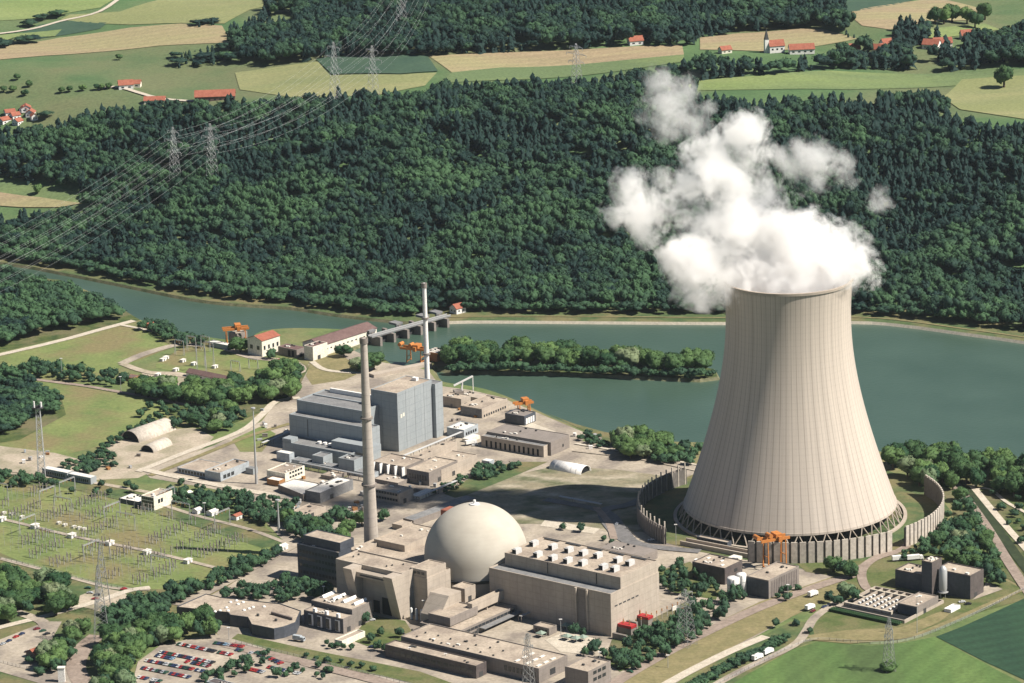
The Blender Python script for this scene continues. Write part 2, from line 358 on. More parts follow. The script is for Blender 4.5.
def field(name, px, m, dz=.5):
    pts = dens([tuple(UT(x, y)[:2]) for x, y in px], 12)
    a = np.array(pts); gx = np.arange(a[:, 0].min() + 6, a[:, 0].max(), 14); gy = np.arange(a[:, 1].min() + 6, a[:, 1].max(), 14)
    GX, GY = np.meshgrid(gx, gy); GX = GX.ravel(); GY = GY.ravel(); k = in_poly(GX, GY, pts)
    allp = [Vector(p) for p in pts] + [Vector(p) for p in zip(GX[k], GY[k])]
    vs, es, fs, *_ = delaunay_2d_cdt(allp, [(i, (i + 1) % len(pts)) for i in range(len(pts))], [], 1, 1e-3)
    mb = MB(); mb.add([(v.x, v.y, float(HT(v.x, v.y)) + dz) for v in vs], [tuple(f) for f in fs])
    me = mb.mesh(name, MT[m], True); fix_up(me); return kind(obj(name, me, m))
# fields on the hills
field('field', [(-40, 66), (0, 60), (45, 56), (90, 53), (160, 46), (231, 43), (222, 26), (180, 24), (130, 28), (60, 38), (-40, 52)], 'tan')
field('field', [(15, 36), (40, 25), (70, 21), (108, 23), (100, 29), (60, 36), (30, 40)], 'teal')
field('field', [(-40, 46), (0, 43), (15, 38), (55, 37), (62, 30), (20, 34), (-40, 38)], 'lime', .9)
field('field', [(60, 20), (130, 25), (224, 24), (250, 10), (300, -3), (180, -6), (120, 12), (70, 15)], 'straw')
field('field', [(-40, 22), (40, 18), (100, 8), (130, -8), (60, -8), (-40, -6)], 'lime')
field('field', [(235, 73), (300, 64), (318, 62), (330, 76), (400, 75), (437, 73), (425, 86), (380, 95), (300, 99), (240, 90)], 'straw')
field('field', [(316, 60), (340, 56), (400, 55), (427, 56), (438, 72), (400, 74.5), (332, 75)], 'teal', .9)
field('field', [(428, 56), (500, 53), (580, 50), (682, 45), (684, 55), (600, 63), (500, 68), (452, 73)], 'tan')
field('field', [(452, 73), (500, 68), (600, 63), (684, 55), (684, 62), (600, 74), (520, 80), (440, 84)], 'lime', .6)
field('field', [(700, 38), (735, 34), (800, 29), (824, 30), (858, 39), (820, 46), (770, 52), (700, 50)], 'tan')
field('field', [(640, 87), (700, 81), (760, 76), (830, 71), (940, 74), (1060, 66), (1060, 78), (955, 86), (850, 90), (760, 90), (660, 92)], 'lime')
field('field', [(943, 98), (962, 80), (1000, 77), (1060, 74), (1060, 126), (1000, 116), (960, 110)], 'straw', .7)
field('field', [(822, -8), (840, 10), (850, 13), (900, 4), (935, -8)], 'teal')
field('field', [(846, 14), (868, 8), (900, 3), (935, -2), (985, 10), (978, 20), (930, 22), (890, 30), (862, 26)], 'tan')
field('field', [(905, 34), (940, 28), (985, 24), (1000, 30), (960, 36), (930, 40)], 'lime')
field('field', [(-40, 172), (0, 178), (50, 186), (96, 197), (84, 204), (-40, 190)], 'lime')
field('field', [(-40, 192), (0, 193), (40, 198), (82, 204), (60, 208), (20, 208), (-40, 203)], 'tan', .9)
strip('lane', [(-30, 37), (30, 30), (60, 22), (100, 12), (125, -5)], 5, 'path', 1.0, hill=True)
strip('lane', [(98, 90), (120, 88), (160, 99), (200, 102)], 5, 'path', 1.0, hill=True)

# flat valley: pavings, meadows and roads, from below upward
Z = [.06 + .05 * i for i in range(12)]
sheet('meadow', [(-60, 372), (0, 353), (70, 337), (120, 326), (150, 331), (190, 341), (160, 352), (120, 368), (90, 378), (40, 378), (0, 372)], 'meadow2', Z[0])
sheet('meadow', [(-60, 377), (20, 377), (60, 384), (110, 392), (180, 404), (165, 416), (120, 436), (95, 447), (60, 456), (-60, 450)], 'meadow2', Z[0])
sheet('gravel_yard', [(-60, 446), (0, 446), (55, 453), (90, 462), (100, 452), (122, 437), (150, 430), (195, 428), (214, 437), (204, 448), (165, 466), (138, 478), (95, 480), (50, 478), (-60, 473)], 'gravel', Z[0])
sheet('plant_paving', [(143, 471), (215, 445), (262, 421), (278, 400), (300, 372), (318, 356), (352, 350), (380, 362), (428, 370), (440, 386), (470, 390), (500, 397), (545, 416), (588, 434), (582, 441), (640, 452), (700, 467),
                       (688, 484), (650, 500), (655, 535), (700, 548), (760, 562), (850, 572), (856, 580), (826, 598), (706, 664), (650, 700), (600, 740), (330, 740), (250, 665), (226, 640), (205, 625), (180, 612), (230, 585),
                       (266, 560), (287, 545), (262, 518), (230, 492), (150, 478)], 'pave', Z[0])
sheet('gravel_yard', [(140, 371), (180, 372), (200, 377), (236, 384), (214, 388), (150, 384)], 'gravel', Z[0])
sheet('switchyard_lawn', [(-60, 480), (10, 483), (60, 486), (118, 499), (165, 514), (225, 530), (281, 551), (240, 568), (205, 586), (150, 590), (60, 575), (-60, 548)], 'meadow2', Z[0])
sheet('lawn', [(156, 364), (180, 349), (205, 346), (240, 352), (282, 366), (262, 378), (242, 384), (200, 376), (156, 368)], 'meadow2', Z[1])
sheet('lawn', [(310, 362), (335, 352), (352, 362), (362, 372), (345, 380), (312, 385), (306, 376)], 'olive', Z[1])
sheet('lawn', [(232, 440), (262, 426), (276, 434), (262, 452), (240, 452)], 'meadow2', Z[1])
sheet('lawn', [(300, 461), (340, 466), (352, 474), (345, 478), (296, 468)], 'verge', Z[1])
sheet('lawn', [(444, 494), (480, 472), (514, 462), (548, 462), (520, 474), (478, 493), (455, 498)], 'verge', Z[1])
sheet('bare_ground', [(455, 500), (520, 474), (556, 466), (620, 470), (690, 480), (660, 500), (640, 512), (645, 532), (610, 532), (560, 524), (520, 524)], 'soil', Z[1])
sheet('white_forecourt', [(545, 520), (600, 529), (594, 534), (540, 526)], 'path', Z[2])
sheet('white_forecourt', [(519, 426), (532, 423), (556, 432), (545, 436)], 'path', Z[2])
sheet('white_forecourt', [(545, 640), (566, 632), (600, 640), (590, 655), (560, 652)], 'path', Z[2])
sheet('riverside_verge', [(545, 413), (575, 424), (604, 432), (650, 441), (692, 446), (690, 466), (640, 453), (586, 441), (592, 434), (560, 420)], 'verge', Z[1])
sheet('tower_lawn', [(640, 505), (660, 488), (700, 472), (800, 462), (880, 468), (930, 486), (950, 510), (940, 545), (900, 562), (850, 575), (780, 566), (700, 552), (662, 542), (645, 528)], 'verge', Z[1])
sheet('lawn', [(795, 562), (850, 562), (905, 556), (955, 530), (985, 570), (1024, 590), (1024, 600), (960, 618), (905, 634), (850, 640), (806, 640), (820, 618), (838, 596), (846, 578), (806, 572)], 'lawn', Z[2])
sheet('dry_lawn', [(806, 636), (850, 630), (900, 628), (940, 612), (960, 606), (940, 622), (900, 640), (850, 644), (815, 641)], 'olive', Z[3])
sheet('scrubland', [(880, 462), (960, 470), (1060, 490), (1120, 620), (1024, 588), (985, 566), (955, 528), (952, 505), (930, 480)], 'scrub', Z[1])
sheet('verge', [(604, 692), (660, 655), (706, 628), (760, 602), (835, 576), (850, 584), (822, 602), (770, 628), (700, 664), (640, 700)], 'olive', Z[2])
sheet('verge', [(770, 660), (815, 640), (812, 622), (790, 622), (720, 660), (650, 705), (700, 705)], 'verge', Z[2])
sheet('crop_field', [(690, 720), (722, 688), (760, 668), (792, 650), (818, 642), (870, 646), (905, 643), (935, 637), (1000, 672), (1024, 684), (1080, 720)], 'croplight', Z[1])
sheet('crop_field', [(936, 637), (962, 627), (1000, 610), (1030, 596), (1100, 560), (1160, 700), (1040, 700), (1024, 680), (985, 662)], 'cropdark', Z[2])
sheet('wild_ground', [(-60, 552), (0, 553), (60, 578), (130, 590), (208, 588), (180, 610), (130, 625), (60, 700), (-60, 720)], 'verge', Z[0])
sheet('wild_ground', [(-60, 272), (60, 280), (120, 308), (140, 320), (90, 332), (0, 352), (-60, 366)], 'scrub', Z[0])
sheet('wild_ground', [(140, 322), (172, 332), (214, 342), (205, 346), (180, 349), (150, 336)], 'scrub', Z[1])
sheet('wild_ground', [(130, 385), (200, 388), (262, 380), (290, 360), (310, 366), (300, 385), (285, 400), (262, 412), (230, 425), (212, 434), (180, 420), (150, 398)], 'scrub', Z[1])
sheet('wild_ground', [(-60, 372), (0, 374), (22, 380), (62, 400), (66, 415), (20, 440), (-60, 452)], 'scrub', Z[1])
sheet('wild_ground', [(0, 474), (60, 480), (118, 488), (240, 510), (290, 545), (262, 548), (180, 522), (118, 500), (60, 487), (0, 484)], 'verge', Z[1])
sheet('grass_strip', [(238, 634), (300, 648), (420, 672), (470, 690), (440, 690), (380, 676), (300, 662), (228, 642)], 'lawn', Z[3])
sheet('grass_strip', [(370, 616), (405, 621), (412, 632), (398, 650), (372, 648), (350, 640)], 'lawn', Z[1])
sheet('grass_strip', [(655, 572), (690, 562), (720, 590), (716, 600), (670, 592)], 'lawn', Z[1])
sheet('grass_strip', [(612, 640), (690, 600), (706, 606), (690, 636), (660, 655), (620, 672), (604, 662)], 'scrub', Z[2])
sheet('car_park', [(128, 700), (138, 662), (160, 646), (214, 634), (262, 648), (305, 664), (330, 700)], 'pave', Z[3])
sheet('car_park', [(-60, 668), (0, 640), (46, 622), (62, 622), (46, 650), (80, 665), (96, 690), (60, 690), (0, 672)], 'pave', Z[3])
sheet('car_park', [(80, 596), (100, 588), (122, 592), (130, 598), (100, 612), (78, 606)], 'gravel', Z[3])
sheet('village_street', [(560, 553), (614, 536), (640, 544), (600, 560)], 'pave', Z[2])
strip('service_road', [(-60, 368), (0, 355), (60, 341), (100, 330), (134, 321)], 7, 'path', Z[4])
strip('service_road', [(120, 325), (150, 331), (175, 338)], 4, 'path', Z[5])
strip('service_road', [(18, 372), (26, 378), (60, 383), (90, 387), (150, 398), (190, 406)], 5, 'asphalt', Z[4])
strip('service_road', [(122, 364), (145, 354), (178, 345), (200, 346)], 9, 'pave', Z[4])
strip('service_road', [(122, 364), (150, 373), (200, 378), (240, 386)], 7, 'gravel', Z[5])
strip('service_road', [(214, 343), (250, 357), (290, 362), (300, 372), (268, 380)], 9, 'pave', Z[4])
strip('service_road', [(312, 362), (325, 370), (352, 373), (380, 374)], 5, 'path', Z[4])
strip('railway_bed', [(138, 472), (180, 455), (240, 432), (262, 415), (276, 402), (300, 398)], 6, 'path', Z[4])
strip('railway_bed', [(150, 476), (200, 456), (250, 436), (290, 424)], 5, 'olive', Z[3])
strip('service_road', [(140, 469), (180, 478), (236, 489), (300, 500)], 7, 'path', Z[5])
strip('service_road', [(0, 470), (50, 476), (100, 484), (150, 493)], 5, 'gravel', Z[4])
strip('service_road', [(-40, 513), (0, 519), (75, 537), (150, 552), (215, 568)], 4, 'pave', Z[4])
strip('service_road', [(0, 559), (50, 572), (110, 588), (150, 590)], 4, 'pave', Z[4])
strip('service_road', [(155, 503), (200, 517), (250, 530), (290, 545)], 4, 'pave', Z[4])
strip('service_road', [(-60, 645), (0, 628), (40, 618), (62, 612), (100, 601), (130, 591), (150, 588)], 6, 'path', Z[5])
strip('service_road', [(-20, 600), (15, 612), (42, 622), (46, 632)], 8, 'pave', Z[5])
strip('service_road', [(178, 606), (215, 588), (262, 562), (290, 547), (330, 528), (352, 510)], 10, 'pave', Z[4])
strip('service_road', [(100, 720), (86, 690), (76, 668), (84, 648), (98, 636)], 12, 'asphalt', Z[5])
strip('service_road', [(226, 645), (300, 662), (380, 682), (430, 700)], 10, 'asphalt', Z[5])
strip('main_road', [(590, 700), (640, 668), (700, 636), (760, 608), (820, 586), (852, 576)], 9, 'asphalt', Z[5])
sheet('main_road', [(700, 640), (726, 622), (716, 606), (700, 608), (690, 626)], 'pave', Z[4])
strip('footpath', [(640, 700), (684, 675), (730, 652), (766, 637)], 7, 'path', Z[5])
strip('service_road', [(690, 700), (740, 672), (792, 647), (806, 632), (815, 618), (836, 603)], 6, 'pave', Z[5])
strip('service_road', [(806, 640), (870, 640), (905, 638), (940, 626), (1000, 600), (1060, 575)], 4, 'olive', Z[5])
strip('service_road', [(848, 578), (864, 566), (880, 556), (905, 548), (925, 520)], 6, 'asphalt', Z[5])
strip('service_road', [(896, 553), (874, 560), (862, 572), (866, 588), (880, 594)], 6, 'asphalt', Z[6])
sheet('service_road', [(972, 601), (1003, 590), (986, 583), (982, 592)], 'pave', Z[5])
strip('service_road', [(545, 500), (604, 512), (622, 530), (640, 545), (700, 552)], 8, 'greyroad', Z[5])
strip('service_road', [(660, 492), (630, 505), (604, 512), (618, 535), (640, 548)], 9, 'greyroad', Z[6])
strip('service_road', [(596, 508), (609, 524), (614, 540)], 5, 'asphalt', Z[7])
strip('service_road', [(575, 450), (640, 458), (700, 470)], 10, 'pave', Z[5])
strip('service_road', [(575, 444), (650, 457), (700, 466)], 3, 'path', Z[6])
strip('service_road', [(643, 460), (650, 452), (662, 450)], 6, 'path', Z[6])
strip('footpath', [(955, 484), (985, 525), (1010, 565), (1040, 610)], 7, 'asphalt', Z[5])
strip('footpath', [(972, 486), (1000, 520), (1040, 566), (1090, 630)], 5, 'path', Z[5])
strip('drainage_ditch', [(963, 486), (992, 522), (1024, 566), (1066, 620)], 7, 'floor', Z[4])
strip('footpath', [(972, 490), (990, 490), (1010, 505), (1060, 530)], 3, 'path', Z[6])
strip('towpath', [(440, 317.6), (500, 316.6), (600, 316.8), (720, 318), (850, 317.5), (900, 320.5), (960, 328.5), (1024, 337.5), (1150, 358)], 2.5, 'olive', .12)

# ------------------------------------------------------------------ buildings
A2, A1 = 52.0, 54.5
def solve(F, by, z0=0):
    h = 20.0
    for _ in range(30):
        P = U(F[0], F[1], z0 + h); y = P2((P[0], P[1], z0))[1]; h += (by - y) / 1.42
    return P[:2], h
class Frame: pass
def frame(F, R, L, by=None, h=None, z0=0, ang=A2):
    f = Frame()
    if by is not None: f.o, f.h = solve(F, by, z0)
    else: f.h = h - z0; f.o = U(F[0], F[1], h)[:2]
    a = math.radians(ang); f.a = a; f.u = np.array([math.cos(a), math.sin(a)]); f.v = np.array([-f.u[1], f.u[0]]); f.z0 = z0
    zt = z0 + f.h
    f.lu = float((U(R[0], R[1], zt)[:2] - f.o) @ f.u); f.lv = float((U(L[0], L[1], zt)[:2] - f.o) @ f.v)
    f.loc = lambda x, y, z: (lambda d: (float(d @ f.u), float(d @ f.v)))(U(x, y, z)[:2] - f.o)
    return f
def shell(root, x0, x1, y0, y1, z0, z1, wall, roof, par=.7, wt=.45, names=('wall', 'roof')):
    mb = MB(); mb.box(x0, x1, y0, y1, z0, z1 - par)
    if par > 0:
        mb.box(x0, x1, y0, y0 + wt, z1 - par, z1).box(x0, x1, y1 - wt, y1, z1 - par, z1).box(x0, x0 + wt, y0 + wt, y1 - wt, z1 - par, z1).box(x1 - wt, x1, y0 + wt, y1 - wt, z1 - par, z1)
    w = obj(names[0], mb, wall, root)
    r = obj(names[1], MB().box(x0 + wt, x1 - wt, y0 + wt, y1 - wt, z1 - par, z1 - par + .15), roof, root)
    return w, r
def windows(root, face, s0, s1, n, z0, z1, gap=.25, off=0.0, m='glass', rows=1, rh=3.4):
    """face 'x': wall along local x at y=off; face 'y': wall along local y at x=off"""
    st = (s1 - s0) / n; ww = st * (1 - gap)
    me = (MB().box(0, ww, -.08, .3, 0, z1 - z0) if face == 'x' else MB().box(-.08, .3, 0, ww, 0, z1 - z0)).mesh('window', MT[m])
    for r in range(rows):
        for i in range(n):
            p = s0 + st * i + st * gap / 2
            obj('window', me, None, root, loc=((p, off, z0 + r * rh) if face == 'x' else (off, p, z0 + r * rh)))
def clutter(root, x0, x1, y0, y1, z, n, m='roofwhite', smin=.8, smax=2.2, name='roof_vent', hh=1.0, seed=0):
    r = random.Random(seed + n)
    for _ in range(n):
        a = r.uniform(smin, smax); b = r.uniform(smin, smax); x = r.uniform(x0 + 1, max(x0 + 1.1, x1 - a - 1)); y = r.uniform(y0 + 1, max(y0 + 1.1, y1 - b - 1))
        obj(name, MB().box(0, a, 0, b, 0, hh * r.uniform(.5, 1.3)).box(-.12, a + .12, -.12, b + .12, hh * .3, hh * .42), m, root, loc=(x, y, z))
def bld(label, F, R, L, by=None, h=None, z0=0, ang=A2, wall='conc', roof='roof', par=.7, name='industrial_building', cat='building', wx=None, wy=None, vents=0, vm='roofwhite', minl=3.0, seed=0):
    f = frame(F, R, L, by, h, z0, ang); f.lu = max(f.lu, minl); f.lv = max(f.lv, minl)
    t = thing(name, label, cat, (f.o[0], f.o[1], z0), f.a)
    shell(t, 0, f.lu, 0, f.lv, 0, f.h, wall, roof, par)
    if name == 'industrial_building' and not wx and f.lu > 8 and f.h > 4: obj('door', MB().box(f.lu * .3, f.lu * .3 + 3.4, -.1, .1, 0, 3.4), 'darksteel', t)
    if wx: windows(t, 'x', f.lu * wx[0], f.lu * wx[1], wx[2], f.h * wx[3], f.h * wx[4], *wx[5:])
    if wy: windows(t, 'y', f.lv * wy[0], f.lv * wy[1], wy[2], f.h * wy[3], f.h * wy[4], *wy[5:])
    if vents == 0 and f.lu * f.lv > 150 and name == 'industrial_building': clutter(t, 1, f.lu - 1, 1, f.lv - 1, f.h - par + .15, 4, 'darksteel', .6, 1.6, seed=7); clutter(t, 1, f.lu - 1, 1, f.lv - 1, f.h - par + .15, 3, 'roofwhite', .8, 2.4, seed=5)
    if vents: clutter(t, 0, f.lu, 0, f.lv, f.h - par + .15, vents, vm, seed=seed)
    f.t = t; return f
def polyb(label, px, z1, z0=0, wall='conc', roof='roof', name='industrial_building', cat='building', par=.6):
    pts = [U(x, y, z1)[:2] for x, y in px]; c = sum(pts) / len(pts)
    t = thing(name, label, cat, (c[0], c[1], z0)); lp = [tuple(p - c) for p in pts]
    obj('wall', MB().prism(lp, 0, z1 - z0 - par), wall, t)
    cc = np.array([0., 0.]); ins = [tuple(np.array(p) * (1 - .5 / max(1, np.linalg.norm(p)))) for p in lp]
    mb = MB(); n = len(lp)
    for i in range(n):
        a, b = lp[i], lp[(i + 1) % n]; ia, ib = ins[i], ins[(i + 1) % n]
        mb.prism([a, b, ib, ia], z1 - z0 - par, z1 - z0)
    obj('parapet', mb, wall, t); obj('roof', MB().prism(ins, z1 - z0 - par, z1 - z0 - par + .12), roof, t)
    return t, c

# turbine hall of the newer unit: stepped, with the two rows of hooded vents
f = frame((610.5, 594), (660, 572), (485.5, 569), by=637)
g = frame((618.6, 577), (658.5, 559.5), (499, 553.8), by=588.6, z0=f.h)
TH = thing('turbine_hall', 'long beige turbine hall with stepped roof and two rows of vents beside the dome', 'building', (f.o[0], f.o[1], 0), f.a)
ox, oy = (lambda d: (float(d @ f.u), float(d @ f.v)))(g.o - f.o)
ux1 = f.lu - .3; oy = .4
shell(TH, 0, f.lu, 0, f.lv, 0, f.h, 'conc', 'roofgrey', 1.0, .6, ('lower_wall', 'ledge_roof'))
shell(TH, ox, ux1, oy, g.lv + oy, f.h - .9, f.h + g.h, 'conc', 'roof', .8, .5, ('upper_wall', 'roof'))
obj('wall_joint', MB().box(ox, ux1 - .2, oy - .06, oy, f.h - .35, f.h - .05), 'darksteel', TH)
for q in (.18, .27): obj('wall_fin', MB().add([(-1.6, f.lv * q, f.h - .3), (-.0, f.lv * q, f.h - .3), (-.0, f.lv * q, 0), (-.6, f.lv * q, 0), (-1.6, f.lv * q + 1.2, f.h - .3), (0, f.lv * q + 1.2, f.h - .3), (0, f.lv * q + 1.2, 0), (-.6, f.lv * q + 1.2, 0)],
    [(0, 1, 2, 3), (7, 6, 5, 4), (0, 4, 5, 1), (1, 5, 6, 2), (2, 6, 7, 3), (3, 7, 4, 0)]), 'conc', TH)
obj('dark_wall_patch', MB().box(-.07, 0, f.lv * .18 + 1.25, f.lv * .27 - .1, 0.2, f.h - 1.2), 'concdark', TH)  # thin sheet of darker concrete laid on the wall between the two fins
for i in range(6): obj('wall_louvre', MB().box(4 + i * 4.4, 7 + i * 4.4, -.1, .1, f.h * .66, f.h * .69), 'darksteel', TH)
zt = f.h + g.h - .65
hood = MB().box(-3, 3, -1.6, 1.6, 0, 3.1).box(-2.2, 2.2, -1.0, 1.0, 3.1, 3.5).mesh('roof_vent', MT['ventgrey']); mouth = MB().box(-3.06, -3.0, -1.4, 1.4, .3, 2.8).box(-3.6, -3.0, -1.6, 1.6, 2.9, 3.1).mesh('vent_opening', MT['dark'])
for row, ys in (([(517, 551), (538, 554.5), (553, 558), (568, 560.5), (583, 563), (603.5, 567), (615, 569)], 0), ([(534, 543.5), (553, 547), (569, 550), (583.5, 553), (598, 555.5), (618, 560), (630, 563)], 0)):
    for p in row:
        a, b = f.loc(p[0], p[1] + 2, zt); v = obj('roof_vent', hood, None, TH, loc=(a, b, zt)); obj('vent_opening', mouth, None, v)
for i in range(5): obj('roof_slot', MB().box(ux1 - 3.2, ux1 - 1.2, 8 + i * 17, 19 + i * 17, zt, zt + .7), 'darksteel', TH)
for q in (.2, .62): obj('drain_pipe', MB().box(ox - .3, ox, oy + g.lv * q, oy + g.lv * q + .5, f.h, f.h + g.h - .5), 'darksteel', TH)
THF = f
# low annexe between dome and hall, with little exhaust stacks
f = bld('narrow concrete annexe squeezed between the dome and the long turbine hall', (484, 552), (501, 545), (472, 551), h=30)
for i in range(4):
    obj('exhaust_stack', MB().lathe([(.5, 0), (.5, 2.4), (1.3, 3.6), (1.3, 3.9)], 8), 'darksteel', f.t, loc=(2 + i * min(5, f.lu / 4.5), f.lv - 2.2, f.h - .6))

# reactor dome
DC = U(476, 553.5, 24); dome = thing('reactor_dome', 'pale cream hemispherical reactor dome beside the chimney and the vent-topped hall', 'dome', (DC[0], DC[1], 0))
m, t_, b_ = node_mat('dome_concrete'); tc = t_.nodes.new('ShaderNodeTexCoord'); sx = t_.nodes.new('ShaderNodeSeparateXYZ'); t_.links.new(tc.outputs['Object'], sx.inputs[0])
wv = t_.nodes.new('ShaderNodeMath'); wv.operation = 'FRACT'; ml = t_.nodes.new('ShaderNodeMath'); ml.operation = 'MULTIPLY'; ml.inputs[1].default_value = .42; t_.links.new(sx.outputs['Z'], ml.inputs[0]); t_.links.new(ml.outputs[0], wv.inputs[0])
nn = t_.nodes.new('ShaderNodeTexNoise'); nn.inputs['Scale'].default_value = .08; nn.inputs['Detail'].default_value = 6; t_.links.new(tc.outputs['Object'], nn.inputs['Vector'])
aa = t_.nodes.new('ShaderNodeMath'); aa.operation = 'MULTIPLY_ADD'; aa.inputs[1].default_value = .07; t_.links.new(wv.outputs[0], aa.inputs[0]); t_.links.new(nn.outputs[0], aa.inputs[2])
rr = t_.nodes.new('ShaderNodeValToRGB'); rr.color_ramp.elements[0].position = .35; rr.color_ramp.elements[1].position = .8; rr.color_ramp.elements[0].color = (.42, .38, .31, 1); rr.color_ramp.elements[1].color = (.50, .46, .38, 1)
t_.links.new(aa.outputs[0], rr.inputs[0]); t_.links.new(rr.outputs[0], b_.inputs['Base Color']); b_.inputs['Roughness'].default_value = .8
RD = 33.0
obj('shell', MB().lathe([(RD, 0), (RD, 24)] + [(RD * math.cos(a), 24 + RD * math.sin(a)) for a in np.linspace(.02, math.pi / 2 - .01, 40)], 128, False), m, dome, True)
obj('top_platform', MB().lathe([(3.2, 0), (3.2, .9), (.9, 1.0), (.9, 3.2), (.3, 3.4)], 16), 'white', dome, loc=(0, 0, 24 + RD - .4))
obj('collar', MB().lathe([(RD + .05, 15), (RD + 2.4, 15), (RD + 2.4, 16.2), (RD + .05, 16.2)], 96, False), 'dark', dome)

# auxiliary building with the two outward-leaning buttresses
f = frame((402, 573.5), (419, 563), (332.8, 559.8), by=618.6)
AB = thing('auxiliary_building', 'big beige concrete block with two tapering buttresses over a shadowed bay, left of the dome', 'building', (f.o[0], f.o[1], 0), f.a)
hA = f.h; lu = max(f.lu, 22)
shell(AB, 0, lu, 0, f.lv, 0, hA, 'conc', 'roof', 1.0, .8)
def buttress(y0, y1, top, bot, root, h):
    return obj('buttress', MB().add([(-top, y0, h), (0, y0, h), (0, y0, 0), (-bot, y0, 0), (-top, y1, h), (0, y1, h), (0, y1, 0), (-bot, y1, 0)], [(0, 1, 2, 3), (7, 6, 5, 4), (0, 4, 5, 1), (1, 5, 6, 2), (2, 6, 7, 3), (3, 7, 4, 0)]), 'conc', root)
buttress(-.2, 7, 10.5, 2.5, AB, hA - .4); b2 = f.lv * .60; buttress(b2, b2 + 7, 10.5, 2.5, AB, hA - .4)
obj('lintel', MB().box(-6.0, 0, 7, b2, hA - 6, hA - 3), 'conc', AB); obj('lintel_band', MB().box(-6.1, -6.0, 9, b2 - 3, hA - 5.2, hA - 4.1), 'darksteel', AB)
obj('gate', MB().box(-.2, 0, 8, 17, 0, 11), 'dark', AB); obj('gate', MB().box(-.2, 0, 19, 24, 0, 8), 'dark', AB); obj('gate', MB().box(-.3, 0, 7.6, 7.9, 0, 6), 'white', AB)
clutter(AB, 2, lu - 2, 4, f.lv - 2, hA - .85, 5, 'darksteel', .5, 1.0)
f = frame((427, 578.5), (450, 568.5), (409.5, 575), by=617)
SB = bld('beige concrete stair block with a raised roof box, between the buttressed block and the dome', (427, 578.5), (450, 568.5), (409.5, 575), by=617, vents=2)
u2 = frame((426, 571), (447, 563), (408, 567.5), by=578.3, z0=SB.h, ang=A2)
shell(SB.t, 0.4, u2.lu, .4, u2.lv, SB.h - .6, SB.h + u2.h, 'conc', 'roof', .6, .5, ('upper_wall', 'upper_roof'))
windows(SB.t, 'y', .15 * SB.lv, .85 * SB.lv, 3, SB.h + u2.h * .3, SB.h + u2.h * .7, .2, .4)
for i in range(3): obj('gas_tank', MB().lathe([(.2, 0), (.9, .5), (.9, 7), (.5, 7.8), (.1, 8)], 12), 'white', thing('storage_tank', f'white gas tank in shade at the foot of the stair block, {ORD[i]} from the left', 'tank', (lambda q: (q[0], q[1], 0))(U(411.5 + i * 5.2, 619.5 + i * .8)), 0, 'upright gas tanks'))
# dark office slab on the left, low roofs round the chimney
f = bld('dark brown four-storey block with a set-back top floor, left of the buttressed block', (338.5, 552.7), (349, 547), (294.8, 544.3), h=24, wall='darkblue', wy=(.04, .96, 12, .2, .28, .3, 0, 'glass', 4, 4.6))
shell(f.t, 3, f.lu + 4, 1, f.lv - 3, f.h - .5, f.h + 5.5, 'darkblue', 'roof', .5, .5, ('upper_wall', 'upper_roof'))
polyb('low beige roof deck filling the space between dome, chimney and buttressed block', [(350, 549), (372, 541), (396, 536), (404, 543), (434, 529), (446, 545), (470, 560), (455, 573), (412, 561)], 14, roof='roof', name='roof_deck')
f = bld('low beige building with a flat roof beside the dome and the grey covered bridge', (404.5, 545.5), (437, 528), (392, 531.5), h=18, vents=3)
bld('small square beige rooftop house with one dark side, just right of the tall chimney', (402, 525.5), (414, 521), (393, 523), by=531, h=None, wall='conc')
bld('low beige link building with a flat roof in front of the chimney foot', (357, 551), (384, 541), (349, 549), h=16, vents=2)
obj_ = bld('long dark grey covered bridge running from the dome roofs towards the storage yard', (413.5, 520.5), (463, 494.5), (404.5, 517.5), by=527, ang=48.5, wall='concdark', roof='roofgrey', par=.2, name='covered_bridge', cat='covered bridge')
bld('small red-roofed shed against the grey covered bridge, left of the dome top', (447, 511), (455, 507), (441, 509.5), h=19, roof='roofred', wall='roofred', par=0)

# workshop with white-framed bays and slanted skylights
f = bld('dark-fronted workshop with white-framed bays, in front of the buttressed block', (343, 619), (353, 613.5), (302, 610.5), by=634, wall='concdark', vents=0)
windows(f.t, 'y', 1, f.lv - 2, 4, .8, f.h - 1.6, .45, -.1, 'white'); windows(f.t, 'y', 1.6, f.lv - 1.4, 4, 1.2, f.h - 2.2, .65, -.22, 'glass')
obj('dark_front', MB().box(-.06, 0, 0, f.lv, 0, f.h - .8), 'darkblue', f.t)  # dark blue sheet over the left-front wall only
for i in range(3): obj('dormer', MB().box(.5, 2.4, 4 + i * 9.5, 6 + i * 9.5, f.h - .6, f.h + 2.2), 'white', f.t)
f2 = bld('brown workshop hall with four white slanted skylights, behind the white-framed front', (352, 609.5), (376, 602), (310, 600.5), by=629, wall='concdark')
for i in range(4):
    y = 4 + i * 8.6; obj('skylight', MB().add([(8, y, 0), (20, y, 0), (20, y + 3.6, 0), (8, y + 3.6, 0), (8, y + 1.2, 1.8), (20, y + 1.2, 1.8)], [(0, 3, 2, 1), (0, 1, 5, 4), (2, 3, 4, 5), (1, 2, 5), (3, 0, 4)]), 'white', f2.t, loc=(0, 0, f2.h - .5))
obj('dark_front', MB().box(-.06, 0, 0, f2.lv, f2.h * .5, f2.h - .8), 'darkblue', f2.t)  # upper half of the left-front wall overlaid in dark blue
bld('low long bicycle shelter with a pale roof edge in front of the workshop', (342, 641), (365, 631), (336, 638.5), h=4, wall='cream', roof='roof', name='bicycle_shelter', cat='shelter')

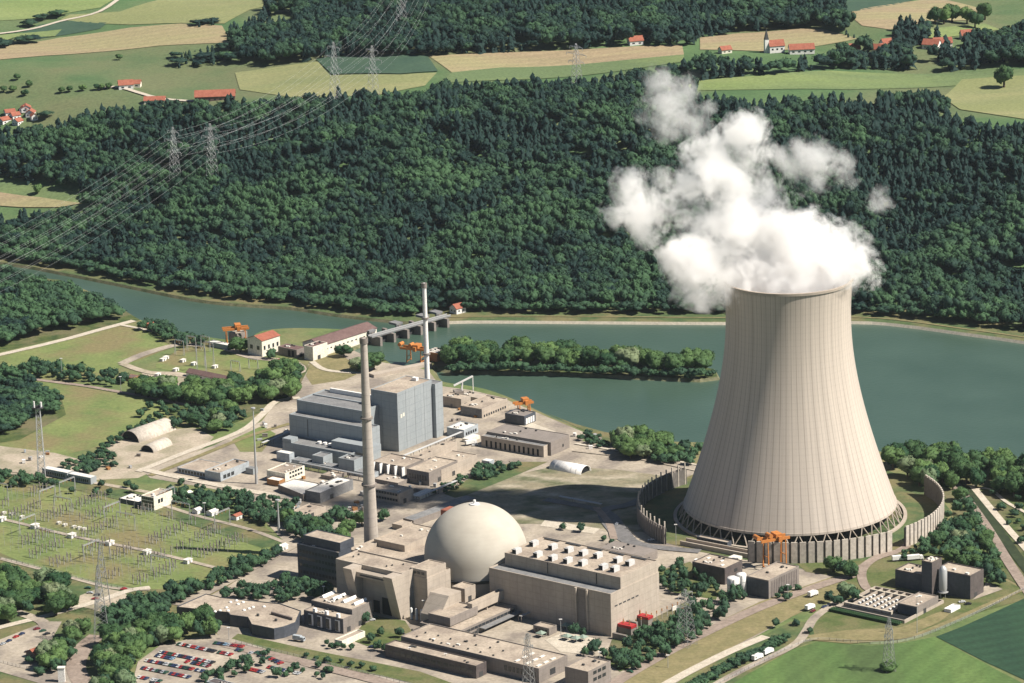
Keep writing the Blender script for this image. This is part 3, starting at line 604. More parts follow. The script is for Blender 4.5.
# entrance building with the angular flat roof
t, c = polyb('sprawling flat-roofed entrance building with dark glass walls and an angular outline, lower left', [(176.5, 606.5), (206, 593.6), (221, 597), (281, 603.5), (301, 610.5), (296, 622), (284, 626.5), (274, 628.5), (252, 624.2), (248, 617), (230, 614.6), (228, 612)], 7.5, wall='darkblue', name='entrance_building')
sk = MB().lathe([(1.1, 0), (1.1, .4), (.8, .8), (.3, 1.0)], 10).mesh('skylight', MT['white'])
for x, y in [(220, 611), (226.5, 608), (228, 611), (230.5, 602.5), (236.5, 601), (238, 604.5), (243, 602.5), (244, 610.5), (249, 609), (253, 607.5), (264, 607), (215, 612)]:
    q = U(x, y, 7); obj('skylight', sk, None, t, loc=(q[0] - c[0], q[1] - c[1], 7))
for x, y in [(258, 616), (276, 621)]:
    q = U(x, y, 7); obj('roof_vent', MB().lathe([(.9, 0), (.9, 1.4)], 8), 'darksteel', t, loc=(q[0] - c[0], q[1] - c[1], 7))
obj('roof_screen', MB().prism([tuple(U(x, y, 7)[:2] - c) for x, y in ((271, 614.5), (292, 620.5), (292.6, 619.8), (271.6, 613.8))], 7, 8.6), 'darkbrown', t)

# front workshops
f = bld('long low brown workshop with a flat roof and many small vents, at the bottom centre', (538.7, 668.5), (568, 655), (399, 636.8), by=683.5, wall='concdark', wx=(.35, .6, 1, .2, .6), vents=0)
windows(f.t, 'y', 2, f.lv * .25, 8, f.h * .35, f.h * .7, .3, 0)
r_ = random.Random(3)
for i in range(16): obj('roof_vent', MB().box(0, .9, 0, .9, 0, .9), 'darksteel', f.t, loc=(4 + (i % 2) * 9 + r_.uniform(-1, 1), f.lv * .3 + 5 + (i // 2) * 10, f.h - .55))
for i in range(9): obj('skylight', MB().box(0, 4.2, 0, 1.6, 0, .5), 'roofwhite', f.t, loc=(3 + (i % 3) * 7, 3 + (i // 3) * 8, f.h - .55))
f3 = bld('low brown strip building with a flat roof along the service road, bottom centre', (476, 666), (487.5, 661.5), (388.3, 642.8), by=679, wall='darkbrown', vents=4, vm='darksteel')
windows(f3.t, 'y', 2, f3.lv - 2, 14, f3.h * .35, f3.h * .65, .25)
f = bld('cube-shaped brown office with a few dark windows, cut by the lower edge of the picture', (588, 671.8), (611, 661), (566, 665.8), by=694, wall='concdark', wx=(.2, .8, 3, .45, .6, .25, 0, 'glass', 2, 4.2), vents=3, vm='darksteel')
f = bld('broad beige canteen roof on a ribbon-glazed storey, between the long workshop and the hall', (459, 631.5), (525, 607.5), (419.5, 622.5), by=642, wall='concdark', wy=(.03, .97, 12, .25, .7, .12))
windows(f.t, 'x', 4, f.lu - 2, 14, f.h * .55, f.h * .8, .1); windows(f.t, 'x', 4, f.lu - 2, 14, f.h * .12, f.h * .35, .1)
obj('canopy', MB().box(f.lu * .35, f.lu + 3, -4, 0, f.h * .42, f.h * .5), 'roofgrey', f.t)
FC = f
bld('beige penthouse block standing on the canteen roof', (450, 618), (478.8, 606), (428.5, 612.8), by=626.5, z0=f.h, wall='concdark', name='rooftop_block')
bld('square concrete lift tower beside the canteen roof, left of the turbine hall', (464.6, 589), (474, 584), (452.5, 586), by=603, z0=8, wall='conc')
f = bld('narrow beige footbridge leading from the lift tower to the turbine hall wall', (472, 604), (501, 589.5), (468, 602.5), h=15, z0=9, wall='conc', par=.9, name='footbridge', cat='footbridge')
for i in range(3): obj('pillar', MB().box(f.lu * (.15 + .35 * i), f.lu * (.15 + .35 * i) + .8, 1, 2, -9, 0), 'conc', f.t)
f = frame((449, 596), (462, 590), (430, 592), h=19)
t = thing('sloped_annexe', 'beige annexe with a steeply sloping face at the foot of the stair block', 'building', (f.o[0], f.o[1], 0), f.a)
obj('wall', MB().add([(-10, 0, 8), (0, 0, 19), (12, 0, 19), (12, 0, 0), (-10, 0, 0), (-10, 15, 8), (0, 15, 19), (12, 15, 19), (12, 15, 0), (-10, 15, 0)], [(0, 1, 2, 3, 4), (9, 8, 7, 6, 5), (0, 5, 6, 1), (1, 6, 7, 2), (2, 7, 8, 3), (3, 8, 9, 4), (4, 9, 5, 0)]), 'conc', t)
bld('small beige kiosk on the pale courtyard by the turbine hall', (549, 628.5), (557, 625), (534, 624.5), by=636, wall='concdark', wy=(.1, .9, 4, .3, .7, .3), name='kiosk', cat='kiosk')
for i, (x, y) in enumerate([(541, 637), (567, 640), (576, 642), (583, 641), (566, 629)]):
    q = U(x, y); t = thing('courtyard_tent', f'pale green tent roof on the courtyard in front of the turbine hall, {ORD[i]} of five', 'tent', (q[0], q[1], .2), math.radians(A2), 'courtyard tents')
    obj('canopy', MB().add([(-2.5, -2.5, 2.6), (2.5, -2.5, 2.6), (2.5, 2.5, 2.6), (-2.5, 2.5, 2.6), (0, 0, 4.2), (-2.5, -2.5, 2.3), (2.5, -2.5, 2.3), (2.5, 2.5, 2.3), (-2.5, 2.5, 2.3)], [(0, 1, 4), (1, 2, 4), (2, 3, 4), (3, 0, 4), (0, 5, 6, 1), (1, 6, 7, 2), (2, 7, 8, 3), (3, 8, 5, 0), (8, 7, 6, 5)]), mat('tent_cloth', (.42, .52, .42, 1)) if i == 0 else bpy.data.materials['tent_cloth'], t)
    for a in (-2.3, 2.3):
        for b in (-2.3, 2.3): obj('leg', MB().bar((a, b, 0), (a, b, 2.5), .08), 'white', t)

# transformers at the end of the hall
for i, (F, R, L, by, mt, nm, lab) in enumerate([((631, 626.5), (635.5, 624), (614, 620.5), 637, 'redpaint', 'transformer', 'red transformer nearest the hall corner'), ((648, 617.5), (652, 615.2), (631, 611.5), 627, 'redpaint', 'transformer', 'red transformer farther along the hall end wall')]):
    f = frame(F, R, L, by=by); t = thing(nm, lab, 'transformer', (f.o[0], f.o[1], 0), f.a)
    obj('tank', MB().box(0, f.lu, 0, f.lv, 0, f.h * .75), 'concdark', t); obj('oil_conservator', MB().box(-.3, f.lu + .3, -.3, f.lv + .3, f.h * .75, f.h), 'redpaint', t)
    for k in range(3): obj('bushing', MB().lathe([(.3, 0), (.5, .6), (.25, 1.2), (.45, 1.8), (.15, 3)], 8), 'brick', t, loc=(f.lu / 2, f.lv * (.2 + .3 * k), f.h))
for F, R, L, by, lab in [((626, 636), (631, 633), (614, 632), 642, 'grey fire wall nearest the hall corner'), ((636, 622.5), (638, 621.5), (624, 618.5), 632, 'grey fire wall between the two red transformers')]:
    f = frame(F, R, L, by=by); t = tag(obj('fire_wall', MB().box(0, 2, 0, f.lv, 0, f.h), 'concdark', loc=(f.o[0], f.o[1], 0)), lab, 'wall'); t.rotation_euler = (0, 0, f.a)
for i in range(9):
    q = U(636 + i * 5.2, 630 - i * 2.2); t = thing('gantry_post', f'slim grey busbar post in the yard beyond the red transformers, {ORD[i]} from the left', 'post', (q[0], q[1], 0), math.radians(A2), 'busbar posts')
    obj('post', MB().bar((0, 0, 0), (0, 0, 5), .2), 'steel', t); obj('insulator', MB().lathe([(.2, 5), (.5, 5.4), (.2, 5.9), (.5, 6.4), (.2, 7)], 8), 'brick', t)

# buildings in front of the cooling tower
f = bld('brown flat-roofed pump house with five white skylights, beneath the cooling tower', (724.7, 568.3), (742, 560), (692.3, 561.5), by=585, wall='darkbrown', vents=0, wx=(.5, .75, 1, .5, .7))
for i in range(5): obj('skylight', MB().box(0, 3, 0, 1.2, 0, .5), 'white', f.t, loc=(4 + (i % 2) * 7, 5 + i * 5.2, f.h - .55))
f = bld('larger brown flat-roofed block with vertical fins, right of the pump house', (768.6, 580.5), (802, 566.5), (746, 576), by=599.5, wall='concdark', vents=3, vm='darksteel')
obj('dark_front', MB().box(-.06, 0, 0, f.lv, 0, f.h - .8), 'darkblue', f.t)  # brown block whose left-front wall alone gets a dark blue sheet
windows(f.t, 'x', 2, f.lu - 2, 16, .5, f.h - 1.5, .6, 0, 'darkbrown')
for i, (x, y, r, h) in enumerate([(733.5, 596, 4, 12), (741.5, 594.5, 3.2, 13.5)]):
    q = U(x, y); t = thing('storage_tank', ('wide' if i == 0 else 'slimmer') + ' white cylindrical tank between the two brown blocks', 'tank', (q[0], q[1], 0))
    obj('tank_body', MB().lathe([(r, 0), (r, h), (r * .9, h + .5), (.2, h + 1)], 28), 'white', t, True); obj('ladder', MB().box(-.3, .3, -r - .3, -r - .1, 0, h), 'steel', t)
    for k in range(2): obj('band', MB().lathe([(r + .08, h * (.3 + .35 * k)), (r + .08, h * (.3 + .35 * k) + .3)], 28, False), 'steel', t)
bld('long low dark switch room with a white roof edge below the cooling tower', (727.3, 542.6), (731, 540.5), (695.6, 536.8), by=549, wall='darkblue', wy=(.03, .97, 9, .3, .75, .3))
t = tag(obj('intake_channel_wall', MB(), 'conc'), 'long low grey concrete channel wall in front of the cooling tower', 'wall')
a = U(680, 545.5)[:2]; b = U(768, 562.5)[:2]; d = (b - a) / np.linalg.norm(b - a); n_ = np.array([-d[1], d[0]])
t.data = MB().prism([tuple(a), tuple(b), tuple(b + n_ * 1), tuple(a + n_ * 1)], 0, 3.2).prism([tuple(a + n_ * 7), tuple(b + n_ * 7), tuple(b + n_ * 8), tuple(a + n_ * 8)], 0, 3.2).prism([tuple(a + n_ * 1), tuple(b + n_ * 1), tuple(b + n_ * 7), tuple(a + n_ * 7)], 0, 1.2).mesh('channel', MT['conc'])
bld('low brown roofed loading shed behind the vent-topped hall', (642, 556.5), (655, 549), (602, 546.5), h=6, wall='concdark', roof='concdark', par=.2)
bld('small beige hut on the forecourt below the cooling tower', (736, 559), (742, 556), (728, 557), by=562, wall='cream', roof='roofwhite', par=.1, name='hut', cat='hut')

# water treatment block on the right
f = bld('tall dark brown block at the right end of the pump station group', (970.4, 575.7), (982.6, 568.6), (938, 567), by=600, wall='darkbrown', roof='roof', vents=2)
obj('dark_front', MB().box(-.07, 0, 0, f.lv, 0, f.h - .8), 'darkblue', f.t)  # dark blue overlay on the left-front wall of the tall block
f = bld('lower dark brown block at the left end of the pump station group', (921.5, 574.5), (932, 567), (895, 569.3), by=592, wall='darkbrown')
obj('dark_front', MB().box(-.07, 0, 0, f.lv, 0, f.h - .8), 'darkblue', f.t)  # same dark blue overlay, left-front wall of the lower block
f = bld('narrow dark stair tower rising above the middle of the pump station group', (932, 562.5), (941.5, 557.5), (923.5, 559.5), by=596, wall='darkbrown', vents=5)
obj('dark_front', MB().box(-.07, 0, 0, f.lv, 0, f.h - .8), 'darkblue', f.t)  # stair tower: left-front wall overlaid in dark blue
q = U(943, 598); t = thing('storage_silo', 'slim pale grey silo standing against the dark pump station wall', 'silo', (q[0], q[1], 0))
obj('silo_body', MB().lathe([(1.2, 3), (2.6, 6), (2.6, 19), (1.2, 21), (.2, 21.5)], 20), 'steel', t, True)
for a in range(4): obj('leg', MB().bar((2 * math.cos(a * 1.57 + .7), 2 * math.sin(a * 1.57 + .7), 0), (2 * math.cos(a * 1.57 + .7), 2 * math.sin(a * 1.57 + .7), 6.5), .18), 'steel', t)
obj('platform', MB().lathe([(3.4, 4), (3.4, 4.3)], 16), 'steel', t)
f = frame((904.5, 620.5), (946, 600.5), (832.5, 607.2), by=624)
t = thing('settling_basin', 'low concrete settling basin with rows of open cells, in front of the dark pump station', 'basin', (f.o[0], f.o[1], 0), f.a)
lu, lv, hb = f.lu, f.lv, f.h
obj('basin_wall', MB().box(0, lu, 0, .8, 0, hb).box(0, lu, lv - .8, lv, 0, hb).box(0, .8, .8, lv - .8, 0, hb).box(lu - .8, lu, .8, lv - .8, 0, hb), 'conc', t)
obj('basin_floor', MB().box(.8, lu - .8, .8, lv - .8, 0, .5), 'dark', t)
for i in range(6): obj('divider', MB().box(9, lu - 1, lv * .32 + i * lv * .11, lv * .32 + i * lv * .11 + .9, .5, hb - .1), 'conc', t)
for i in range(3): obj('walkway', MB().box(9 + i * (lu - 10) / 2.4, 10.6 + i * (lu - 10) / 2.4, lv * .3, lv - 1, .5, hb + .05), 'path', t)
cm = MB().box(0, 1.5, 0, 1.5, 0, .9).mesh('aerator', MT['white'])
for i in range(5):
    for k in range(5): obj('aerator', cm, None, t, loc=(12 + k * 4.2, lv * .35 + i * lv * .11, hb - .1))
bx = bld('flat dark-sided filter house set in the corner of the settling basin', (916.8, 606.8), (940, 596), (896.5, 603.3), by=617.5, wall='concdark', vents=4)
obj('dark_front', MB().box(-.07, 0, 0, bx.lv, 0, bx.h - .8), 'darkblue', bx.t)  # filter house: dark blue sheet on its left-front wall
bld('small white open container on the grass right of the settling basin', (951, 609.8), (961, 605), (944.5, 608), by=613.5, wall='white', roof='roofwhite', par=.5, name='container', cat='container')

# ---- older unit: blue-grey blocks
P1, h1 = solve((396.9, 393.4), 452); a1 = math.radians(A1)
R1 = thing('reactor_building', 'tall blue-grey windowless reactor building with a flat brownish roof, left of centre', 'building', (P1[0], P1[1], 0), a1)
shell(R1, 0, 42, 0, 23.5, 0, h1, 'bluegrey', 'roof', .5, .5); shell(R1, 42, 51, -3, 21, 0, h1 - 3, 'bluegrey', 'roofgrey', .5, .5, ('side_wall', 'side_roof'))
obj('emblem', MB().box(3.4, 5.2, -.12, 0, h1 * .56, h1 * .62).box(6.2, 8.0, -.12, 0, h1 * .57, h1 * .63), 'cream', R1)
for i in range(3): obj('drain_pipe', MB().box(10 + i * 11, 10.3 + i * 11, -.15, 0, 1, h1 - .5), 'bluegrey', R1)
obj('roof_machine', MB().box(34, 37, 8, 12, h1 - .4, h1 + 2), 'white', R1)
fh = 24
THO = thing('turbine_building', 'long blue-grey building stepping down in terraces, left of the tall reactor block', 'building', (P1[0], P1[1], 0), a1)
shell(THO, -19, -.2, 17, 77, 0, 33, 'bluegrey', 'roofgrey', 1, .8, ('top_wall', 'top_roof')); shell(THO, -.2, 14, 24, 77, 0, 32.9, 'bluegrey', 'roofgrey', 1, .8, ('back_wall', 'back_roof'))
shell(THO, -28.5, -19.05, 2, 77, 0, 24.5, 'bluegrey', 'roofgrey', .8, .7, ('middle_wall', 'middle_roof'))
shell(THO, -46, -28.55, 8, 70, 0, 9.5, 'bluegrey', 'roofgrey', .7, .6, ('low_wall', 'low_roof'))
obj('roof_ridge', MB().box(11.2, 13, 26, 70, 32, 35.2), 'white', THO); obj('roof_box', MB().box(-46, -38, 62, 70, 9, 12), 'bluegrey', THO); obj('wall_joint', MB().box(-28.7, -28.55, 60, 60.4, 10, 23), 'darksteel', THO)
obj('annex_wall', MB().box(-40, -28.6, -6, 30, 9, 14.5), 'bluegrey', THO); obj('louvre', MB().box(-.35, -.2, 14, 16.5, 4, 30), 'bluegrey', THO)
for i in range(3): obj('cooling_fan', MB().lathe([(1.6, 0), (1.6, 1.5), (1.1, 1.6)], 14), 'white', THO, loc=(-36, 34 + i * 5, 9.2))
for i, (F, R, L, by) in enumerate([((323, 457), (331, 453), (313, 454.5), 469), ((354, 460.5), (364, 456.5), (341, 456.5), 476)]):
    bld(('smaller' if i == 0 else 'larger') + ' blue-grey gatehouse block attached low in front of the stepped blue-grey building', F, R, L, by=by, ang=A1, wall='bluegrey', roof='roofgrey')
bld('low blue-grey corridor in front of the stepped building, between the two gatehouse blocks', (372, 474), (377, 471), (292, 459), by=479, ang=A1, wall='lightblue', roof='roofgrey', par=.3)
bld('detached light blue machine shed left of the stepped blue-grey building', (289.3, 454), (294, 452), (276.7, 451.5), by=463, ang=A1, wall='lightblue', roof='roofwhite', par=.2, name='machine_shed', cat='shed')
f = bld('dark brown transformer bay with white partition fins, in front of the reactor block', (405, 467), (424, 459), (374, 460), by=478, ang=A1, wall='concdark', vents=3)
for i in range(5): obj('fin', MB().box(-3.5, -.1, i * f.lv / 4.5, i * f.lv / 4.5 + .8, 0, f.h), 'white', f.t)
f = bld('flat beige-roofed workshop with dark walls, right of the transformer bay', (428.8, 472.5), (462, 461), (407.5, 468), by=486, ang=A1, wall='concdark', wy=(.1, .9, 7, .35, .7, .3), vents=4)
bld('long low beige-roofed range running along the foot of the reactor block', (441, 470), (483, 455.5), (424, 462), h=8, ang=A1, wall='conc', roof='roof', par=.6, vents=3)
bld('strip of low flat roofs hugging the sunny wall of the reactor block', (415, 459), (455, 441), (408, 457), h=7, ang=A1, wall='conc', roof='roof', par=.4, vents=4, vm='darksteel')
f = bld('white-fronted workshop with a light roof, right of the reactor block', (463.8, 430), (478, 424), (448, 426.5), by=438.5, ang=A1, wall='lightblue', roof='roofwhite', wx=(.1, .9, 5, .25, .6, .3))
bld('low cream loading shed beside the white-fronted workshop', (469, 439.5), (480, 435), (463, 438), by=443, ang=A1, wall='cream', roof='roofwhite', par=.1)
f = bld('large beige flat-roofed store with grey side wall, near the river right of the reactor block', (481.8, 409), (517, 400), (464.6, 403.7), by=418.5, ang=A1, wall='conc', wx=(.05, .95, 10, .05, .3, .4))
obj('grey_side', MB().box(-.06, 0, 0, f.lv, 0, f.h - .7), 'roofgrey', f.t)  # grey sheet over the left-front wall, other walls stay beige
bld('dark open-fronted boat shed at the waterside right of the large beige store', (524.4, 416.3), (535, 411.5), (509, 411.3), by=426, ang=A1, wall='darkblue', roof='concdark', wx=(.1, .9, 4, .1, .7, .3, 0, 'white'))
f = bld('very long low brown-roofed warehouse near the white tunnel tent', (550.7, 442.5), (567, 434), (487.8, 431), by=456, ang=A1, wall='concdark', roof='concdark', par=.5, wx=(.6, .7, 1, .3, .5))
f = bld('lower front aisle of the long brown warehouse, with a row of dark doors', (543.5, 446.3), (549, 444), (479.8, 436), by=457.5, ang=A1, wall='conc', roof='roofgrey', par=.4)
windows(f.t, 'y', 3, f.lv * .95, 12, .5, f.h * .65, .6, 0, 'dark')
bld('beige pump house at the water intake behind the reactor block', (461, 399), (470, 395), (446, 393), by=409, ang=A1, wall='conc', roof='roof')
bld('low concrete inlet structure at the edge of the basin', (478, 398), (486, 394), (458, 392), by=402, ang=A1, wall='conc', roof='conc', par=.3)

# middle zone: small service buildings
f = bld('beige two-storey office with dark windows, left end of the service row', (285, 473.5), (304, 465.5), (268, 469.5), by=484, ang=A1, wall='cream', wx=(.2, .9, 5, .35, .55, .3, 0, 'glass', 2, 3), vents=4)
bld('orange-brown clad shed in front of the beige two-storey office', (279, 481), (284, 478.5), (268.5, 478), by=487, ang=A1, wall='brick', roof='roofwhite', par=.2, name='machine_shed', cat='shed')
t, c = polyb('low building with a bright pale flat roof in the middle of the service row', [(278, 484.5), (294, 478.5), (318, 483), (322, 486), (303, 494.5)], 5, wall='concdark', roof='roofwhite')
f = bld('grey-fronted building with a pale saw-edged roof, centre of the service row', (320, 493), (352, 479), (306, 489.7), by=503.5, ang=A1, wall='roofgrey', roof='roofwhite', vents=6, vm='darksteel')
bld('dark-windowed low office among trees below the service row', (304.3, 515), (326, 506), (290.8, 511), by=521, ang=A1, wall='conc', vents=4, vm='darksteel')
bld('small beige pavilion on the lawn left of the chimney, above the tree group', (334, 477), (352, 470), (322, 474), by=481, ang=A1, wall='concdark', vents=2)
f = bld('two-storey beige office with a dark window side, right of the tall chimney', (398.8, 493.8), (410, 487), (376.5, 488.3), by=505.5, ang=A1, wall='conc', wy=(.05, .95, 8, .3, .5, .2, 0, 'glass', 2, 4), vents=4)
bld('low concrete platform building between chimney and transformer bay', (398, 483), (410, 478), (374, 478), by=487, ang=A1, wall='concdark', roof='conc', vents=3)
bld('white-roofed low shed by the storage yard right of the two-storey office', (420, 497), (436, 490), (412, 494.5), by=500, ang=A1, wall='cream', roof='roofwhite', par=.1, name='machine_shed', cat='shed')
bld('small blue-white control cabin behind the shrubs of the service yard', (489.5, 461.5), (494, 459.5), (483, 459.5), by=468, ang=A1, wall='lightblue', roof='roofwhite', par=.1, name='hut', cat='hut')
f = bld('light blue depot with a tall wing and a lower wing, left of the service row', (219.6, 473), (250, 461.5), (205, 470), by=482, ang=A1, wall='lightblue', roof='roof', wx=(.1, .5, 3, .2, .6))
shell(f.t, 2, f.lu * .8, f.lv, f.lv + 27, 0, f.h - 2.5, 'lightblue', 'roof', .4, .4, ('wing_wall', 'wing_roof')); windows(f.t, 'y', f.lv + 1, f.lv + 26, 9, 1, f.h - 3.5, .3, 2)
bld('small dark grey kiosk by the slim light mast', (253, 469), (257, 467), (247, 467), by=475, ang=A1, wall='bluegrey', roof='roofgrey', par=.2, name='kiosk', cat='kiosk')
for i, (F, R, L, by) in enumerate([((67, 473), (72, 470.5), (43.5, 467.5), 480), ((90.5, 478), (95, 475.5), (69.5, 473), 485)]):
    f = bld(('left' if i == 0 else 'right') + ' one of two long grey sheds with pale roofs end to end above the switchyard', F, R, L, by=by, ang=A1, wall='bluegrey', roof='roofwhite', par=.1, name='storage_shed', cat='shed')
    windows(f.t, 'y', 2, f.lv - 1, 10, 1.4, f.h - 1.6, .35)
f = bld('beige two-storey switchyard control house with dark glazed side', (153.7, 497.7), (175.6, 491), (141.5, 495), by=511, ang=A1, wall='cream', wx=(.2, .5, 2, .45, .75), wy=(.05, .95, 6, .2, .4, .1, 0, 'glass', 3, 2.6), vents=2)
bld('low pale-roofed wing of the switchyard control house', (141, 502.5), (152, 497), (121.5, 497), by=507, ang=A1, wall='darkblue', roof='roofwhite', par=.3)
for i, (x, y) in enumerate([(170, 499.5), (187, 497), (198, 513), (212.5, 515), (237, 519), (250, 514), (282, 550)]):
    q = U(x, y); t = thing('hut', f'small white service hut among the trees above the switchyard, {ordn(i)} from the left', 'hut', (q[0], q[1], 0), math.radians(A1), 'white huts above the switchyard')
    obj('wall', MB().box(-3.5, 3.5, -2.5, 2.5, 0, 3), 'white', t); obj('roof', MB().add([(-3.9, -2.9, 3), (3.9, -2.9, 3), (3.9, 2.9, 3), (-3.9, 2.9, 3), (-3.9, 0, 4.2), (3.9, 0, 4.2)], [(0, 3, 2, 1), (0, 1, 5, 4), (2, 3, 4, 5), (1, 2, 5), (3, 0, 4)]), 'roofred' if i in (4,) else 'roofwhite', t)
    obj('door', MB().box(-.6, .6, -2.56, -2.5, 0, 2.1), 'darksteel', t)

def pipe_rack(label, a, b, h, n=3, m='steel'):
    A = U(*a)[:2]; B = U(*b)[:2]; L = float(np.linalg.norm(B - A)); t = thing('pipe_rack', label, 'pipe rack', (A[0], A[1], 0), math.atan2(B[1] - A[1], B[0] - A[0]))
    for i in range(n): obj('pipe', MB().bar((0, (i - n / 2) * .8, h), (L, (i - n / 2) * .8, h), .28, 8), m, t)
    for i in range(max(2, int(L / 9)) + 1): x = L * i / max(2, int(L / 9)); obj('support', MB().box(x - .15, x + .15, -n * .45, -n * .45 + .3, 0, h - .3).box(x - .15, x + .15, n * .45 - .3, n * .45, 0, h - .3).box(x - .15, x + .15, -n * .45, n * .45, h - .6, h - .3), 'concdark', t)
pipe_rack('pipe rack running in front of the reactor block beside the low flat roofs', (404, 462), (462, 438), 5); pipe_rack('pipe rack between the service row and the stepped blue-grey building', (300, 468), (370, 482), 4.5)
pipe_rack('pale pipe rack crossing the yard behind the dome and the covered bridge', (418, 502), (456, 486), 4); pipe_rack('pipe rack along the service yard left of the stepped building', (262, 448), (292, 436), 4); pipe_rack('pipe rack on the bare ground in the tower shadow', (560, 500), (602, 508), 3)
pipe_rack('pipe rack at the foot of the canteen beside the turbine hall', (520, 622), (545, 612), 4)

# tunnel-shaped halls
def quonset(label, a, b, r, wall, open_end=True, name='arched_hall'):
    A = U(*a)[:2]; B = U(*b)[:2]; L = float(np.linalg.norm(B - A)); an = math.atan2(B[1] - A[1], B[0] - A[0])
    t = thing(name, label, 'arched hall', (A[0], A[1], 0), an); n = 18; vs = []
    for x in (0, L):
        for rr in (r, r - .3):
            for i in range(n + 1):
                q = math.pi * i / n; vs.append((x, rr * math.cos(q), rr * math.sin(q) * .85))
    k = n + 1; fs = []
    for i in range(n): fs += [(i, i + 1, 2 * k + i + 1, 2 * k + i), (k + i, 3 * k + i, 3 * k + i + 1, k + i + 1), (i, k + i, k + i + 1, i + 1), (2 * k + i, 2 * k + i + 1, 3 * k + i + 1, 3 * k + i)]
    obj('vault', MB().add(vs, fs), wall, t, True)
    for x, mm, nm in ((1.2, 'dark', 'opening'), (L - 1.2, 'dark', 'end_wall')):
        obj(nm, MB().add([(x, (r - .3) * math.cos(math.pi * i / n), (r - .3) * math.sin(math.pi * i / n) * .85) for i in range(n + 1)], [tuple(range(n + 1))]), mm, t)
    for i in range(1, 6): obj('rib', MB().add([(L * i / 6 + dx, rr * math.cos(math.pi * j / n), rr * math.sin(math.pi * j / n) * .85) for dx in (-.15, .15) for rr in (r + .1,) for j in range(n + 1)], [(j, j + 1, k + j + 1, k + j) for j in range(n)]), wall, t)
quonset('white tunnel-shaped storage tent with a dark open end, on the bare ground near the warehouse', (554, 467), (586, 473), 6.2, 'white')
quonset('larger arched hall with a pale curved roof and dark mouth on the gravel yard', (130, 441), (167, 428), 9, 'panelpale'); quonset('smaller arched hall with a pale curved roof, in front of the larger arched hall', (147, 452), (166, 444), 6, 'panelpale')

# ------------------------------------------------------------------ dam, powerhouse and river works
def gable(label, F, R, L, by=None, h=None, ang=A1, wall='cream', roof='roofred', rise=2.5, along='x', name='house', cat='house', wins=True, z0=0, hill=None):
    f = frame(F, R, L, by, h, z0, ang); f.lu = max(3, f.lu); f.lv = max(3, f.lv)
    t = thing(name, label, cat, (f.o[0], f.o[1], z0), f.a); gable_mesh(t, f.lu, f.lv, f.h, rise, along, wall, roof, wins); f.t = t; return f
def gable_mesh(t, lu, lv, h, rise, along, wall, roof, wins=True, s=.5):
    if along == 'x':
        tri = [(0, 0, h), (0, lv, h), (0, lv / 2, h + rise - .05), (lu, 0, h), (lu, lv, h), (lu, lv / 2, h + rise - .05)]; fs = [(0, 2, 1), (3, 4, 5), (0, 3, 5, 2), (1, 2, 5, 4)]
        rv = [(-s, -s, h - s * rise / lv * 2), (lu + s, -s, h - s * rise / lv * 2), (lu + s, lv / 2, h + rise), (-s, lv / 2, h + rise), (-s, lv + s, h - s * rise / lv * 2), (lu + s, lv + s, h - s * rise / lv * 2)]
    else:
        tri = [(0, 0, h), (lu, 0, h), (lu / 2, 0, h + rise - .05), (0, lv, h), (lu, lv, h), (lu / 2, lv, h + rise - .05)]; fs = [(0, 1, 2), (3, 5, 4), (0, 2, 5, 3), (1, 4, 5, 2)]
        rv = [(-s, -s, h - s * rise / lu * 2), (-s, lv + s, h - s * rise / lu * 2), (lu / 2, lv + s, h + rise), (lu / 2, -s, h + rise), (lu + s, lv + s, h - s * rise / lu * 2), (lu + s, -s, h - s * rise / lu * 2)]
        rv = [rv[0], rv[1], rv[2], rv[3], rv[5], rv[4]]
    obj('wall', MB().box(0, lu, 0, lv, 0, h).add(tri, fs), wall, t)
    up = [(p[0], p[1], p[2] + .35) for p in rv]
    obj('roof', MB().add(rv + up, [(0, 3, 2, 1), (3, 4, 5, 2), (6, 7, 8, 9), (9, 8, 11, 10), (0, 1, 7, 6), (1, 2, 8, 7), (2, 5, 11, 8), (5, 4, 10, 11), (4, 3, 9, 10), (3, 0, 6, 9)]), roof, t)
    if wins:
        n = max(2, int(lu / 5)); windows(t, 'x', .5, lu - .5, n, h * .4, h * .65, .6)
        n = max(2, int(lv / 6)); windows(t, 'y', .5, lv - .5, n, h * .4, h * .65, .6)
f = gable('long white powerhouse with a brown-purple roof reaching out to the dam', (321.5, 345.8), (373.5, 327.5), (298, 343.5), by=356.5, ang=50, wall='cream', roof='roofbrown', rise=3.5, name='powerhouse', cat='powerhouse', wins=False)
windows(f.t, 'x', 4, f.lu - 3, 12, f.h * .5, f.h * .62, .6)
PH = f
bld('white annexe block at the near end of the long powerhouse', (312.8, 347), (328, 342.5), (303, 345.5), by=361, ang=50, wall='cream', roof='roofbrown', par=.3)
bld('dark-doored front block of the powerhouse between annexe and red roofed house', (296.5, 350), (303, 346.5), (280.5, 345.5), by=358, ang=50, wall='concdark', roof='roofbrown', par=.2, wy=(.1, .5, 2, .05, .8, .3, 0, 'dark'))
gable('tall cream house with a red tiled roof on the river bank left of the powerhouse', (261.7, 341), (280.5, 335.5), (250, 337.3), by=357, ang=50, rise=3)
f = bld('grey crane house with a pale roof under the orange gantry at the river', (237, 334), (248, 331), (231, 331.5), by=347, ang=50, wall='concdark', roof='roof', par=.3)
bld('low light blue shed with a pale roof beside the grey crane house', (228, 345.5), (232, 343.5), (213, 340), by=350.5, ang=50, wall='bluegrey', roof='roofwhite', par=.1, name='machine_shed', cat='shed')
f = gable('long low house with a brown roof and white gable at the small switchyard', (226.5, 380.5), (233, 378), (184, 373), by=385, ang=A1 - 4, roof='roofbrown', wall='white', rise=2.2, along='y')
